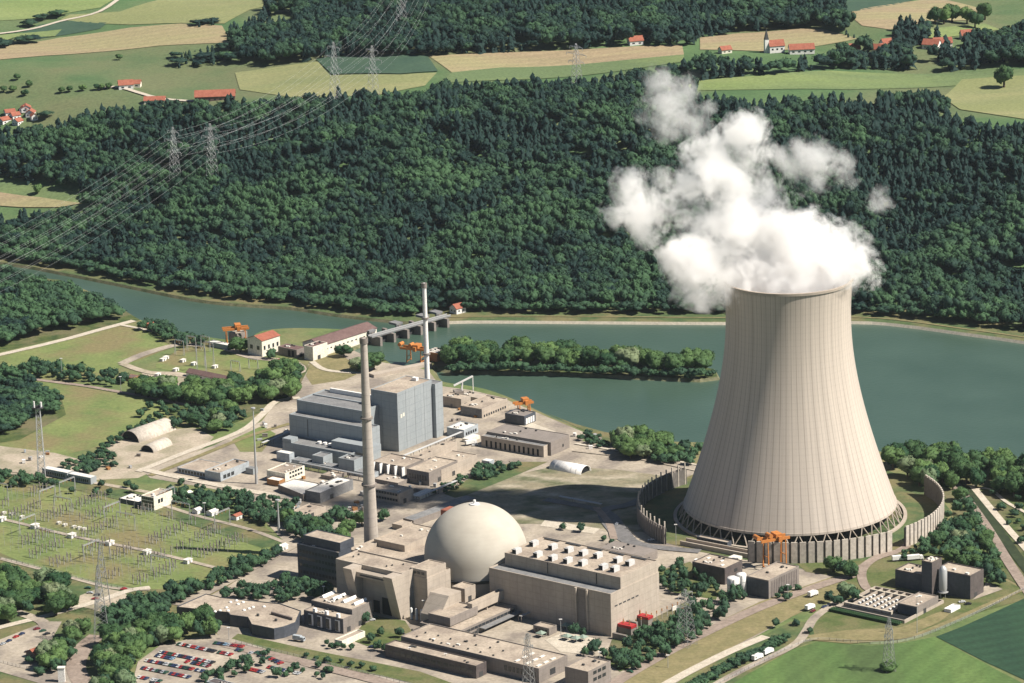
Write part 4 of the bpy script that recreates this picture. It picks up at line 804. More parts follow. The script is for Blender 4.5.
gable('tiny red-roofed boathouse at the river bend far left', (150, 326), (157, 324.5), (146, 324.5), by=329, rise=1.8, wall='brick')
gable('small white house with a red roof at the far end of the weir', (456.5, 309), (463, 306), (450, 307), by=314.5, rise=3, ang=40, wall='white')
bld('brown pavilion at the edge of the meadow trees, left of the small switchyard', (133, 378), (140, 375.5), (127, 375.5), by=382, ang=A1, wall='brick', roof='roofbrown', par=.2, name='hut', cat='hut')

a = U(372, 336, 6)[:2]; b = U(447, 315.5, 6)[:2]; Lw = float(np.linalg.norm(b - a)); an = math.atan2(b[1] - a[1], b[0] - a[0])
t = thing('weir_bridge', 'grey weir bridge with piers crossing the river beyond the powerhouse', 'bridge', (a[0], a[1], 0), an)
obj('deck', MB().box(-2, Lw + 2, -2.2, 2.2, 5, 6), 'roofgrey', t); obj('railing', MB().box(-2, Lw + 2, -2.3, -2.15, 6.1, 7).box(-2, Lw + 2, 2.15, 2.3, 6.1, 7), 'steel', t)
for i in range(6):
    x = Lw * (i + .3) / 5.6
    p = obj('pier', MB().box(-1.2, 1.2, -6, 4, -3, 5).box(-1.2, 1.2, 4, 8, -3, 7.4), 'concdark', t, loc=(x, 0, 0))
    if i % 2 == 0 or i > 3: obj('gate_house', MB().box(-3.5, 3.5, 4, 13, 7.5, 9.2).box(-3, 3, 4.5, 5.5, 4, 7.5), 'roofgrey', p)
for i in range(1, 6): obj('weir_gate', MB().box(Lw * (i - .7 + .08) / 5.6 + 1, Lw * (i + .3) / 5.6 - 1.6, 1.8, 2.4, -3, 2.5), 'darksteel', t)
# dock wall and crane pier
a = U(374, 378)[:2]; b = U(432, 366)[:2]; d = (b - a) / np.linalg.norm(b - a); n_ = np.array([-d[1], d[0]])
tag(obj('quay_wall', MB().prism([tuple(a), tuple(b), tuple(b + n_ * 7), tuple(a + n_ * 7)], -3, 2.4), 'conc'), 'pale concrete quay wall leading to the crane pier behind the blue-grey hall', 'wall')
f = bld('brown pier house with a pale striped roof beside the thin white chimney', (437, 353.5), (449, 349.5), (427, 350.5), by=362, ang=A1, wall='brick', roof='concdark', par=.2)
for i in range(4): obj('roof_stripe', MB().box(1 + i * f.lu / 4.2, 2.8 + i * f.lu / 4.2, .5, f.lv - .5, f.h, f.h + .25), 'roofwhite', f.t)
def gantry_crane(label, x, y, span, h, rot, boom=0, m='orange', drums=0, w=6):
    q = U(x, y); t = thing('gantry_crane', label, 'crane', (q[0], q[1], 0), math.radians(rot))
    for sx in (0, span):
        for sy in (-w / 2, w / 2): obj('leg', MB().bar((sx, sy * 1.25, 0), (sx, sy, h), .55, 4, .4), m, t)
        obj('leg_tie', MB().bar((sx, -w / 2 * 1.1, h * .45), (sx, w / 2 * 1.1, h * .45), .3).bar((sx, -w / 2 * 1.2, 1), (sx, w / 2 * 1.2, 1), .4), m, t)
    for sy in (-w / 2, w / 2): obj('girder', MB().box(-3 - boom, span + 3, sy - .5, sy + .5, h, h + 1.8), m, t)
    tr = obj('trolley', MB().box(-2.4, 2.4, -w / 2 - .8, w / 2 + .8, 0, 2.6), m, t, loc=(span * .62, 0, h + 1.8)); obj('cab', MB().box(-1.2, 1.2, -w / 2 - 2.5, -w / 2 - .8, -2.2, 1.2), m, tr)
    for k in range(drums): obj('winch_drum', MB().bar((-3.5 - k * 9 + 6, -w / 2, h + 3.4), (-3.5 - k * 9 + 6, w / 2, h + 3.4), 1.5, 12), m, t)
    return t
gantry_crane('orange gantry crane standing at the foot of the cooling tower', 766, 569, 13, 19, 25, 2, drums=2)
gantry_crane('slender orange gantry crane over the grey crane house by the river', 227, 347, 15, 14, 12)
gantry_crane('orange crane with round winch drums on the pier left of the thin white chimney', 409, 361, 12, 10, -25, 3, drums=2)
gantry_crane('small orange trash-rack crane at the water edge right of the large beige store', 519, 412, 8, 6, 20, 1, w=4)
q = U(458, 398); t = thing('trash_rack_cleaner', 'white rack cleaner with a slanted jib over the water behind the reactor block', 'crane', (q[0], q[1], 0), math.radians(15))
obj('base', MB().box(-3, 4, -3, 3, 0, 6), 'concdark', t); obj('jib', MB().bar((-3, 0, 10), (12, 0, 16), .8), 'white', t); obj('mast', MB().bar((3, -2, 6), (4, 0, 12.5), .4).bar((3, 2, 6), (4, 0, 12.5), .4), 'white', t); obj('leg', MB().bar((12, 0, 16), (12, 0, -1), .35), 'white', t)

# ------------------------------------------------------------------ chimneys and masts
def chimney(label, x, y, top_y, r0, r1, z0, rings, m):
    c = U(x, y, z0); h = 100.0
    for _ in range(30): h += (P2((c[0], c[1], h))[1] - top_y) / 1.4
    t = thing('chimney', label, 'chimney', (c[0], c[1], 0))
    rr = lambda z: r1 + (r0 - r1) * (1 - z / h) ** 1.25
    zs = np.linspace(0, h, 30)
    obj('shaft', MB().lathe([(rr(z), z) for z in zs], 40), m, t, True)
    for k in rings: r = rr(h * k); obj('platform', MB().lathe([(r, h * k), (r + 1.1, h * k), (r + 1.1, h * k + 1.2), (r, h * k + 1.2)], 24, False), 'concdark', t)
    obj('cap', MB().lathe([(rr(h) + .5, h - 3.5), (rr(h) + .5, h), (rr(h) - .6, h), (rr(h) - .6, h - 1)], 24, False), 'concdark', t)
    obj('ladder', MB().box(-.35, .35, 0, .3, 14, h - 4), 'concdark', t, loc=(-.5, -rr(h * .5) - .4, 0)).rotation_euler = (math.radians(-.6), 0, 0)
    return t
chimney('tall tapering beige concrete chimney rising left of the dome', 371.3, 541, 338, 5.1, 2.25, 13, (.34, .64), 'stack')
chimney('thinner pale chimney standing behind the blue-grey reactor block', 427.3, 378, 283, 2.3, 1.5, 36, (.5, .75), 'white')
def mast(label, x, y, ty, kind_='light'):
    c = U(x, y); h = 30.0
    for _ in range(30): h += (P2((c[0], c[1], h))[1] - ty) / 1.4
    if kind_ == 'light':
        t = thing('light_mast', label, 'mast', (c[0], c[1], 0)); obj('pole', MB().lathe([(1.0, 0), (.7, h * .4), (.35, h)], 12), 'steel', t); obj('lamp_ring', MB().lathe([(.3, h - 1), (1.6, h - .5), (1.6, h + .3), (.3, h + .6)], 12), 'steel', t)
    else:
        t = thing('lattice_mast', label, 'mast', (c[0], c[1], 0)); mb = MB(); w = lambda z: 2.6 - 1.2 * z / h
        n = 12
        for sx, sy in ((1, 1), (1, -1), (-1, 1), (-1, -1)): mb.bar((sx * w(0), sy * w(0), 0), (sx * w(h), sy * w(h), h), .22)
        for i in range(n):
            z0, z1 = h * i / n, h * (i + 1) / n; a, b = w(z0), w(z1)
            for s in (-1, 1): mb.bar((-a, s * a, z0), (b, s * b, z1), .14).bar((a, s * a, z0), (-b, s * b, z1), .14).bar((s * a, -a, z0), (s * b, b, z1), .14).bar((s * a, a, z0), (s * b, -b, z1), .14)
        obj('lattice', mb, 'steel', t); obj('platform', MB().lathe([(4, h), (4, h + 1), (3.5, h + 1), (3.5, h)], 16), 'darksteel', t); obj('antenna', MB().bar((-2.5, 0, h), (-2.5, 0, h + 5), .6, 8), 'white', t); obj('antenna', MB().bar((2.2, 1, h), (2.2, 1, h + 4), .8, 8), 'white', t)
    return t
mast('tall steel lattice mast with a drum-topped platform above the switchyard', 42, 477, 408, 'lattice')
mast('slim grey light mast standing by the light blue depot', 256.5, 484, 408)
mast('grey lamp mast on the edge of the switchyard near the chimney', 279, 533, 500)
for i, (x, y, h) in enumerate([(62, 376, 14), (121, 392, 12), (229, 640, 8), (561, 638, 12), (424, 619, 12), (324, 600, 9), (410, 662, 9), (446, 668, 9), (917, 634, 24), (600, 668, 10), (668, 668, 8), (788, 600, 10), (205, 520, 12), (295, 480, 10), (350, 520, 9), (676, 545, 14)]):
    q = U(x, y); near = ['below the left meadow trees', 'at the meadow road bend', 'beside the car park lawn', 'on the courtyard before the turbine hall', 'beside the white gas tanks', 'left of the buttressed block', 'on the road by the low strip building', 'at the right end of the low strip building', 'on the lawn before the settling basin', 'right of the cube-shaped office', 'along the hedge by the main road', 'on the lawn right of the fins block', 'among the white huts', 'by the service row', 'in the trees left of the chimney', 'beside the screen wall near the cooling tower'][i]
    t = thing('street_lamp', 'slim grey lamp post ' + near, 'lamp post', (q[0], q[1], 0)); obj('pole', MB().bar((0, 0, 0), (0, 0, h), .22, 6, .14), 'steel', t); obj('lamp_head', MB().box(-1, 1, -.4, .4, h, h + .35), 'white', t)

# ------------------------------------------------------------------ cooling tower
TC = U(790, 515.5); TW = thing('cooling_tower', 'huge pale concrete hyperbolic cooling tower topped by white steam', 'cooling tower', (TC[0], TC[1], 0))
def tr(z): return 41.6 * math.sqrt(1 + ((z - 140) / 93.0) ** 2) if z < 140 else 41.6 * math.sqrt(1 + ((z - 140) / 100.0) ** 2)
m, t_, b_ = node_mat('tower_concrete'); L_ = t_.links
tc = t_.nodes.new('ShaderNodeTexCoord'); sx = t_.nodes.new('ShaderNodeSeparateXYZ'); L_.new(tc.outputs['Object'], sx.inputs[0])
at = t_.nodes.new('ShaderNodeMath'); at.operation = 'ARCTAN2'; L_.new(sx.outputs['Y'], at.inputs[0]); L_.new(sx.outputs['X'], at.inputs[1])
def mth(op, a, b=None, c=None):
    n = t_.nodes.new('ShaderNodeMath'); n.operation = op
    for i, v in enumerate((a, b, c)):
        if v is None: continue
        if isinstance(v, (int, float)): n.inputs[i].default_value = v
        else: L_.new(v, n.inputs[i])
    return n.outputs[0]
fr = mth('FRACT', mth('MULTIPLY', at.outputs[0], 80 / (2 * math.pi)))
line = mth('LESS_THAN', mth('ABSOLUTE', mth('SUBTRACT', fr, .5)), .075)
fl = mth('FLOOR', mth('MULTIPLY', at.outputs[0], 80 / (2 * math.pi))); wn = t_.nodes.new('ShaderNodeTexWhiteNoise'); wn.noise_dimensions = '1D'; L_.new(fl, wn.inputs['W'])
cmb = t_.nodes.new('ShaderNodeCombineXYZ'); L_.new(mth('MULTIPLY', at.outputs[0], 26), cmb.inputs[0]); L_.new(mth('MULTIPLY', sx.outputs['Z'], .016), cmb.inputs[2])
n1 = t_.nodes.new('ShaderNodeTexNoise'); n1.inputs['Scale'].default_value = 1.6; n1.inputs['Detail'].default_value = 6; L_.new(cmb.outputs[0], n1.inputs['Vector'])
hz = mth('LESS_THAN', mth('FRACT', mth('MULTIPLY', sx.outputs['Z'], .24)), .14)
val = mth('ADD', mth('MULTIPLY', n1.outputs[0], .22), mth('ADD', mth('MULTIPLY', wn.outputs[0], .09), mth('ADD', mth('MULTIPLY', line, -.17), mth('MULTIPLY', hz, -.03))))
rr = t_.nodes.new('ShaderNodeValToRGB'); rr.color_ramp.elements[0].position = -0.0; rr.color_ramp.elements[1].position = .36; rr.color_ramp.elements[0].color = (.28, .24, .20, 1); rr.color_ramp.elements[1].color = (.52, .45, .375, 1)
L_.new(mth('ADD', val, .13), rr.inputs[0]); L_.new(rr.outputs[0], b_.inputs['Base Color']); b_.inputs['Roughness'].default_value = .85
TOWERM = m
zs = [9.5] + list(np.linspace(14, 165, 60))
obj('shell', MB().lathe([(tr(z), z) for z in zs] + [(tr(165) - 1.0, 165)] + [(tr(z) - .8, z) for z in zs[::-1]] + [(tr(9.5), 9.5)], 240, False), TOWERM, TW, True)
obj('rim', MB().lathe([(tr(164) + .05, 163.6), (tr(165) + .55, 163.6), (tr(165) + .55, 165.2), (tr(165) - 1.1, 165.2), (tr(165) - 1.1, 163.6)], 160, False), 'conc', TW)
obj('ring_beam', MB().lathe([(tr(9.5) - 1.2, 8.6), (tr(9.5) + .25, 8.6), (tr(9.5) + .1, 10.2), (tr(10) - 1.2, 10.2)], 160, False), TOWERM, TW)
rb = tr(9.5) - .4; rg = rb + 4.0
for i in range(96):
    k = i // 2; s = 1 if i % 2 else -1; a0 = 2 * math.pi * (k + .5) / 48; a1_ = a0 + s * math.pi / 48 * .92
    obj('column', MB().bar((rg * math.cos(a0), rg * math.sin(a0), 0), (rb * math.cos(a1_), rb * math.sin(a1_), 8.7), .42, 6), 'conc', TW)
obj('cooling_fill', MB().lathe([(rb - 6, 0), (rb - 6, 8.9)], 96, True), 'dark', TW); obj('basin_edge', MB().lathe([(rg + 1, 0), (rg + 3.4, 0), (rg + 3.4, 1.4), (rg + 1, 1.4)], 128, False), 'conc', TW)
RW = 103.0
def screen(label, a0, a1_, h, pale, posts, step=3.3):
    n = int(math.radians(a1_ - a0) * RW / step); t = thing('screen_wall', label, 'screen wall', (TC[0], TC[1], 0))
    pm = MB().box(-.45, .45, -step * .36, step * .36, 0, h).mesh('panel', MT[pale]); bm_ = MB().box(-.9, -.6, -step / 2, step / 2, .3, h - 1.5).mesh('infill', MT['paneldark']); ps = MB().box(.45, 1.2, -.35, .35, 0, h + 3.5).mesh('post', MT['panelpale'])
    mbk = MB()
    for i in range(n):
        a = math.radians(a0) + (i + .5) * step / RW; c, s = math.cos(a), math.sin(a)
        if i < 96: o = obj('panel', pm, None, t, loc=(RW * c, RW * s, 0)); o.rotation_euler = (0, 0, a)
        if posts and i % 2 == 0: o = obj('post', ps, None, t, loc=(RW * c, RW * s, 0)); o.rotation_euler = (0, 0, a + math.pi)
        da = step / 2 / RW
        for sg in (1,):
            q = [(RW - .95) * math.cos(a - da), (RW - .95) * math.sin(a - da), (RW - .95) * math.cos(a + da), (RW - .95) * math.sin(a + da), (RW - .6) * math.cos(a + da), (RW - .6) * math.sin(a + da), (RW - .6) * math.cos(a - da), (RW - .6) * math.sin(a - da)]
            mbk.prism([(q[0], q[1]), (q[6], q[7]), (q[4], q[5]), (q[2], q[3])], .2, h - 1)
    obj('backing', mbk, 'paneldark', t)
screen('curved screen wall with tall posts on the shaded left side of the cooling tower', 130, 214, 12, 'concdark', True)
screen('curved screen wall of pale upright panels right in front of the cooling tower', 250, 306.5, 14.5, 'panelpale', False, 5.6)
screen('curved screen wall of pale upright panels sweeping round the right of the cooling tower', 312.5, 383, 14.5, 'panelpale', False, 4.3)

# ------------------------------------------------------------------ vegetation
def ico(sub):
    import bmesh
    b = bmesh.new(); bmesh.ops.create_icosphere(b, subdivisions=sub, radius=1); v = np.array([p.co[:] for p in b.verts]); f = np.array([[q.index for q in p.verts] for p in b.faces]); b.free(); return v, f
I1, I2 = ico(1), ico(2)
def crown(rng, lobes, base, rx, rz, leaves, lsz, rough=.28):
    """crown about the origin: bottom at z=0, unit-free metres; returns verts, tris"""
    V = []; Fc = []; k = 0; cs = []
    for i in range(lobes):
        if i == 0: c = np.array([0, 0, rz]); r = .72
        else:
            a = 2 * math.pi * (i / (lobes - 1)) + rng.uniform(-.5, .5); el = rng.uniform(-.5, .75); rad = rng.uniform(.38, .62)
            c = np.array([rx * rad * math.cos(a) * math.cos(el * .6), rx * rad * math.sin(a) * math.cos(el * .6), rz + rz * .62 * math.sin(el) * 1.1]); r = rng.uniform(.36, .56)
        cs.append((c, r)); v, f = base; d = np.array([mnoise.noise(Vector(p * 2.3 + i * 7.1)) for p in v]) * rough * 2 + rng.normal(0, rough * .22, len(v))
        V.append(c + v * (1 + d)[:, None] * np.array([rx, rx, rz]) * r); Fc.append(f + k); k += len(v)
    if leaves:
        ci = rng.integers(0, len(cs), leaves); n = rng.normal(size=(leaves, 3)); n /= np.linalg.norm(n, axis=1)[:, None]; n[:, 2] = np.where(n[:, 2] < -.3, -n[:, 2], n[:, 2])
        c = np.array([cs[i][0] for i in ci]); r = np.array([cs[i][1] for i in ci]); p = c + n * np.array([rx, rx, rz]) * (r * rng.uniform(.95, 1.28, leaves))[:, None]
        t = rng.normal(size=(leaves, 3)) * lsz; u = rng.normal(size=(leaves, 3)) * lsz
        V.append(np.stack([p - t * .6 - u * .4, p + t * .6 - u * .3, p + u * .8], 1).reshape(-1, 3)); Fc.append(np.arange(leaves * 3).reshape(-1, 3) + k)
    return np.concatenate(V), np.concatenate(Fc)
def conifer(rng, h, r, tiers=6, n=9):
    V = []; Fc = []; k = 0
    for i in range(tiers):
        z0 = h * (.12 + .72 * i / tiers); z1 = min(h, z0 + h * .36); rr = r * (1 - .72 * (i / tiers) ** 1.3); a0 = rng.uniform(0, 6)
        ring = [(rr * (1 + (.28 if j % 2 else -.2) * rng.uniform(.5, 1.3)) * math.cos(a0 + 2 * math.pi * j / n), rr * (1 + (.28 if j % 2 else -.2)) * math.sin(a0 + 2 * math.pi * j / n), z0 + rng.uniform(-.4, .4)) for j in range(n)]
        V.append(np.array(ring + [(0, 0, z1)])); Fc.append(np.array([(j, (j + 1) % n, n) for j in range(n)]) + k); k += n + 1
    return np.concatenate(V), np.concatenate(Fc)
def tri_mesh(name, V, Fc, m, tint=None):
    me = bpy.data.meshes.new(name); me.vertices.add(len(V)); me.vertices.foreach_set('co', V.astype(np.float32).ravel()); me.loops.add(Fc.size); me.loops.foreach_set('vertex_index', Fc.astype(np.int32).ravel())
    me.polygons.add(len(Fc)); me.polygons.foreach_set('loop_start', np.arange(0, Fc.size, 3, dtype=np.int32)); me.polygons.foreach_set('loop_total', np.full(len(Fc), 3, dtype=np.int32)); me.update(calc_edges=True); me.materials.append(MT[m])
    if tint is not None: a = me.attributes.new('tint', 'FLOAT', 'POINT'); a.data.foreach_set('value', tint.astype(np.float32))
    return me
# --- forests that read as one mass
PR = [crown(RNG, 5, I1, 1, 1, 75, .13, .34) for _ in range(7)]; PC = [conifer(RNG, 2.0, 1.0) for _ in range(4)]
def forest(name, polys, holes, step, hr, conif, hill=True, margin=0, tint0=.35, label=None, clear=(), low=16):
    ys = [p[1] for q in polys for p in q]; 
    ws = [(UT(x, y) if hill else U(x, y)) for q in polys for x, y in q]; X0, X1 = min(w[0] for w in ws) - 10, max(w[0] for w in ws) + 10; Y0, Y1 = min(w[1] for w in ws) - 60, max(w[1] for w in ws) + 60
    gx, gy = np.meshgrid(np.arange(X0, X1, step), np.arange(Y0, Y1, step)); gx = gx.ravel() + RNG.uniform(-.42, .42, gx.size) * step; gy = gy.ravel() + RNG.uniform(-.42, .42, gy.size) * step
    gz = HT(gx, gy) if hill else np.zeros_like(gx)
    px, py = P2a(np.stack([gx, gy, gz + low], 1)); bx, by_ = P2a(np.stack([gx, gy, gz + 1], 1)); k = np.zeros(gx.shape, bool)
    for q in polys: k |= in_poly(px, py, q) & in_poly(bx, by_, q)
    for q in holes: k &= ~(in_poly(px, py, q) | in_poly(bx, by_, q))
    bx, by_ = P2a(np.stack([gx, gy, gz], 1))
    for cx, cy, r in clear: k &= ((bx - cx) ** 2 + ((by_ - cy) * 1.0) ** 2) > r * r
    if hill: k &= (gy - Yb(gx)) > np.where(gx < -70, 4, 13)
    gx, gy, gz = gx[k], gy[k], gz[k]; N = len(gx); Vs = []; Fs = []; Ts = []; off = 0
    nz = np.array([mnoise.noise(Vector((x / 55, y / 55, 3.3))) for x, y in zip(gx, gy)]); nz2 = np.array([mnoise.noise(Vector((x / 23, y / 23, 8.3))) for x, y in zip(gx, gy)])
    up = np.clip((gy - Yb(gx)) / 350, 0, 1) if hill else np.zeros(N)
    if hill:
        qq = gy - Yb(gx); bx, by_ = P2a(np.stack([gx, gy, gz + 8], 1)); patch = np.zeros(N)
        for cx, cy, rx_, ry_, am in [(462, 178, 46, 12, .75), (290, 218, 26, 10, .7), (262, 208, 20, 8, .6), (188, 222, 50, 16, .5), (60, 150, 45, 16, .35), (108, 160, 22, 10, .45), (40, 235, 60, 16, .3), (250, 235, 30, 10, .4), (660, 250, 60, 30, .15), (700, 150, 60, 20, .1), (330, 35, 60, 14, .25), (960, 245, 50, 30, .3), (560, 210, 70, 20, .2)]:
            patch += am * np.exp(-(((bx - cx) / rx_) ** 2 + ((by_ - cy) / ry_) ** 2))
        patch += .5 * np.clip(1 - qq / 48, 0, 1) - .25 * np.exp(-(((bx - 900) / 160) ** 2 + ((by_ - 130) / 40) ** 2))
    else: patch = np.zeros(N); qq = np.full(N, 999.0)
    isc = (nz + 1.2 * patch + RNG.normal(0, .22, N)) < conif[0] + conif[1] * up
    tint = np.clip(tint0 + .75 * nz2 + .55 * nz + RNG.normal(0, .2, N) - .12 * up + .8 * patch, -.25, 1.45)
    hh = RNG.uniform(hr[0], hr[1], N) * np.where(qq < 34, .62, 1.0) * (1 + .35 * nz)
    if hill: hh = np.where((nz2 < -.40) & (qq > 40), hh * .35, hh)
    for j in range(11):
        cf = j >= 7; sel = np.where((isc == cf) & (RNG.integers(0, 4 if cf else 7, N) == (j - 7 if cf else j)))[0] if False else np.where((isc == cf) & ((np.arange(N) * 7919 // 3) % (4 if cf else 7) == (j - 7 if cf else j)))[0]
        if not len(sel): continue
        V, Fc = (PC[j - 7] if cf else PR[j]); n = len(sel); a = RNG.uniform(0, 6.28, n); h = hh[sel]; r = (h * RNG.uniform(.24, .31, n)) if cf else (step * RNG.uniform(.58, 1.12, n))
        zs_ = (h / 2 * 1.12) if cf else (h * .36); zb = gz[sel] + (0 if cf else h * .26) - (0 if not cf else 0)
        c, s = np.cos(a), np.sin(a)
        x = (V[None, :, 0] * c[:, None] - V[None, :, 1] * s[:, None]) * r[:, None] + gx[sel][:, None]; y = (V[None, :, 0] * s[:, None] + V[None, :, 1] * c[:, None]) * r[:, None] + gy[sel][:, None]; z = V[None, :, 2] * zs_[:, None] + zb[:, None]
        Vs.append(np.stack([x, y, z], -1).reshape(-1, 3)); Fs.append((Fc[None] + (np.arange(n) * len(V))[:, None, None]).reshape(-1, 3) + off); off += n * len(V)
        tt = tint[sel] if not cf else np.clip(tint[sel] * .4 - .12, -.3, .35); Ts.append(np.repeat(tt, len(V)))
    o = obj(name, tri_mesh(name, np.concatenate(Vs), np.concatenate(Fs), 'wood', np.concatenate(Ts)), None); kind(o, 'stuff'); 
    if label: o['label'] = label
    print(name, N, 'trees', off, 'verts'); return o
HOUSES = []   # filled below: picture points kept free of trees
HOUSE_PX = [(638, 42), (725, 52), (768, 53), (790, 52), (856, 54), (878, 52), (888, 49), (930, 47), (942, 46), (968, 38), (210, 98), (152, 101), (16, 118), (30, 113), (8, 124), (38, 118), (20, 124), (2, 112), (776, 54), (820, 54)]
clr = [(x, y + 2, 7) for x, y in HOUSE_PX]
lower = [(1100, 352), (1024, 331), (960, 323), (900, 316), (850, 312), (720, 313), (560, 313), (450, 311), (400, 316), (330, 310), (290, 303), (230, 298), (190, 293), (140, 284), (96, 274), (60, 267), (0, 258), (-80, 250)]
F2 = [(-80, 120), (0, 122), (48, 120), (75, 110), (105, 104), (140, 102), (160, 98), (190, 100), (240, 98), (290, 94), (345, 88), (380, 90), (425, 91), (436, 80), (455, 79), (500, 76), (530, 73), (560, 75), (590, 74), (620, 70), (655, 64), (684, 60), (700, 62), (700, 78), (640, 84), (700, 92),
      (760, 93), (850, 92), (943, 87), (946, 102), (965, 114), (1000, 118), (1100, 132)] + lower
forest('hillside_forest', [F2], [[(-90, 172), (0, 178), (50, 186), (98, 198), (82, 208), (40, 206), (-90, 202)], [(494, 81), (540, 80), (545, 83), (494, 85)]], 7.0, (12, 19), (-.52, .40), clear=clr, label='dense mixed forest covering the hillside above the river')
F1 = [(226, 22), (262, 5), (275, -30), (862, -30), (842, 5), (855, 22), (866, 32), (858, 40), (824, 30), (800, 27), (735, 32), (700, 38), (690, 45), (640, 45), (600, 47), (560, 49), (480, 53), (430, 55), (400, 56), (330, 57), (300, 62), (270, 66), (245, 63), (232, 46)]
FV = [(690, 62), (690, 54), (705, 53), (770, 55), (820, 50), (850, 38), (868, 35), (893, 34), (895, 17), (905, 13), (930, 16), (940, 24), (950, 44), (970, 30), (1000, 26), (1100, -10), (1100, 64), (1000, 66), (960, 70), (940, 72), (900, 71), (830, 69), (760, 75), (700, 79)]
forest('plateau_forest', [F1, FV], [[(915, 44), (950, 48), (940, 58), (910, 60)], [(262, 4), (300, -2), (300, 4), (275, 14)], [(925, 26), (960, 22), (960, 38), (930, 38)]], 8.2, (12, 19), (-.35, .20), clear=clr, tint0=.25, label='forest on the plateau beyond the fields')
WA = [(-80, 256), (0, 262), (40, 271), (70, 278), (105, 293), (128, 306), (135, 316), (120, 318), (60, 330), (0, 346), (-80, 360)]
WB = [(-80, 366), (0, 368), (24, 374), (58, 396), (64, 408), (45, 416), (20, 428), (0, 436), (-80, 442)]
forest('riverside_wood', [WA], [], 7.2, (10, 16), (-9, 0), False, tint0=.6, label='broadleaf wood between the pale track and the river, left edge')
forest('meadow_wood', [WB], [], 6.0, (6, 11), (-9, 0), False, tint0=.45, label='low wood at the edge of the left meadow', low=6)
forest('plantation', [[(165, 49), (228, 45), (244, 62), (178, 70)], [(22, 24), (56, 12), (62, 16), (28, 28)], [(-20, 44), (38, 38), (46, 41), (-20, 50)], [(-10, 100), (46, 108), (48, 122), (-10, 128)], [(192, 22), (214, 18), (216, 25), (194, 27)]], [], 13, (5, 10), (-.1, 0), True, tint0=.35, clear=clr, label='young plantation and hedgerows on the left hillside meadow', low=3)

# --- individual trees
protoL = []
for i in range(5):
    V, Fc = crown(RNG, 12, I2, 1, 1, 1100, .065, .34); protoL.append(tri_mesh('crown', V, Fc, 'leaf'))
protoP = []
for i in range(2):
    V, Fc = crown(RNG, 12, I2, 1, 1, 1100, .065, .34); protoP.append(tri_mesh('crown', V, Fc, 'leafpale'))
protoC = []
for i in range(2):
    V, Fc = conifer(RNG, 2.0, 1.0, 9, 14); protoC.append(tri_mesh('crown', V, Fc, 'leaf'))
def trunk_mesh():
    mb = MB(); mb.bar((0, 0, 0), (0, 0, .55), .05, 8, .03)
    for i in range(5): a = i * 1.26; mb.bar((0, 0, .3 + .04 * i), (.28 * math.cos(a), .28 * math.sin(a), .6 + .05 * i), .02, 5, .008)
    return mb.mesh('trunk', MT['bark'])
TRK = trunk_mesh(); rt = random.Random(11)
TREES = []
def plant(place, px, h, kd='broad', w=.42, name='tree'):
    """px: base points in the picture; h metres"""
    px = sorted(px, key=lambda p: p[0]); n = len(px)
    for i, (x, y) in enumerate(px):
        q = U(x, y); hh = h * rt.uniform(.72, 1.25); pale = kd == 'pale' or (kd == 'broad' and rt.random() < .09)
        TREES.append((hh * (.5 + w) * (.6 if kd == 'bush' else 1), place, i, n, q, hh, kd, w * rt.uniform(.9, 1.15), pale))
def build_trees():
    order = sorted(range(len(TREES)), key=lambda k: -TREES[k][0]); big = set(order[:285]); rest = []
    for k, (sz, place, i, n, q, hh, kd, w, pale) in enumerate(TREES):
        if k not in big: rest.append((q, hh, kd, w, pale)); continue
        noun = 'shrub' if kd == 'bush' else 'tree'; nm = 'shrub' if kd == 'bush' else 'conifer_tree' if kd == 'conifer' else 'tree'
        lab = {'bush': 'round', 'conifer': 'pointed'}.get(kd, 'pale' if pale else 'green') + f' {noun} {place}' + ('' if n == 1 else f', {ordn(i)} from left')
        t = thing(nm, lab, noun, (q[0], q[1], 0), rt.uniform(0, 6.28), None if n == 1 else noun + 's ' + place)
        if kd == 'conifer': c = obj('crown', rt.choice(protoC), None, t); c.scale = (hh * .22, hh * .22, hh / 2)
        else:
            c = obj('crown', rt.choice(protoP if pale else protoL), None, t); r = hh * w; zb = .03 if kd == 'bush' else .10
            c.scale = (r, r * rt.uniform(.88, 1.1), hh * (1 - zb) / 2.0); c.location = (0, 0, hh * zb)
        tk = obj('trunk', TRK, None, t); tk.scale = (hh, hh, hh)
    V = []; Fc = []; T = []; off = 0
    for q, hh, kd, w, pale in rest:
        v, f = PR[rt.randrange(len(PR))]; a = rt.uniform(0, 6.28); c_, s_ = math.cos(a), math.sin(a); r = hh * w
        V.append(np.stack([(v[:, 0] * c_ - v[:, 1] * s_) * r + q[0], (v[:, 0] * s_ + v[:, 1] * c_) * r + q[1], v[:, 2] * hh * .5 + hh * .06], 1)); Fc.append(f + off); off += len(v); T.append(np.full(len(v), rt.uniform(.35, .9)))
    o = obj('small_trees', tri_mesh('small_trees', np.concatenate(V), np.concatenate(Fc), 'wood', np.concatenate(T)), None); kind(o, 'stuff'); o['label'] = 'the many smaller trees and bushes scattered through the plant grounds'
    print('individual', len(big), 'merged', len(rest))
def scat(poly, n, md=7.0, tries=4000):
    ws = [tuple(U(x, y)[:2]) for x, y in poly]; a = np.array(ws); out = []
    for _ in range(tries):
        x = rt.uniform(a[:, 0].min(), a[:, 0].max()); y = rt.uniform(a[:, 1].min(), a[:, 1].max())
        if in_poly(np.array([x]), np.array([y]), ws)[0] and all((x - p[0]) ** 2 + (y - p[1]) ** 2 > md * md for p in out): out.append((x, y))
        if len(out) >= n: break
    return [P2((x, y, 0)) for x, y in out]
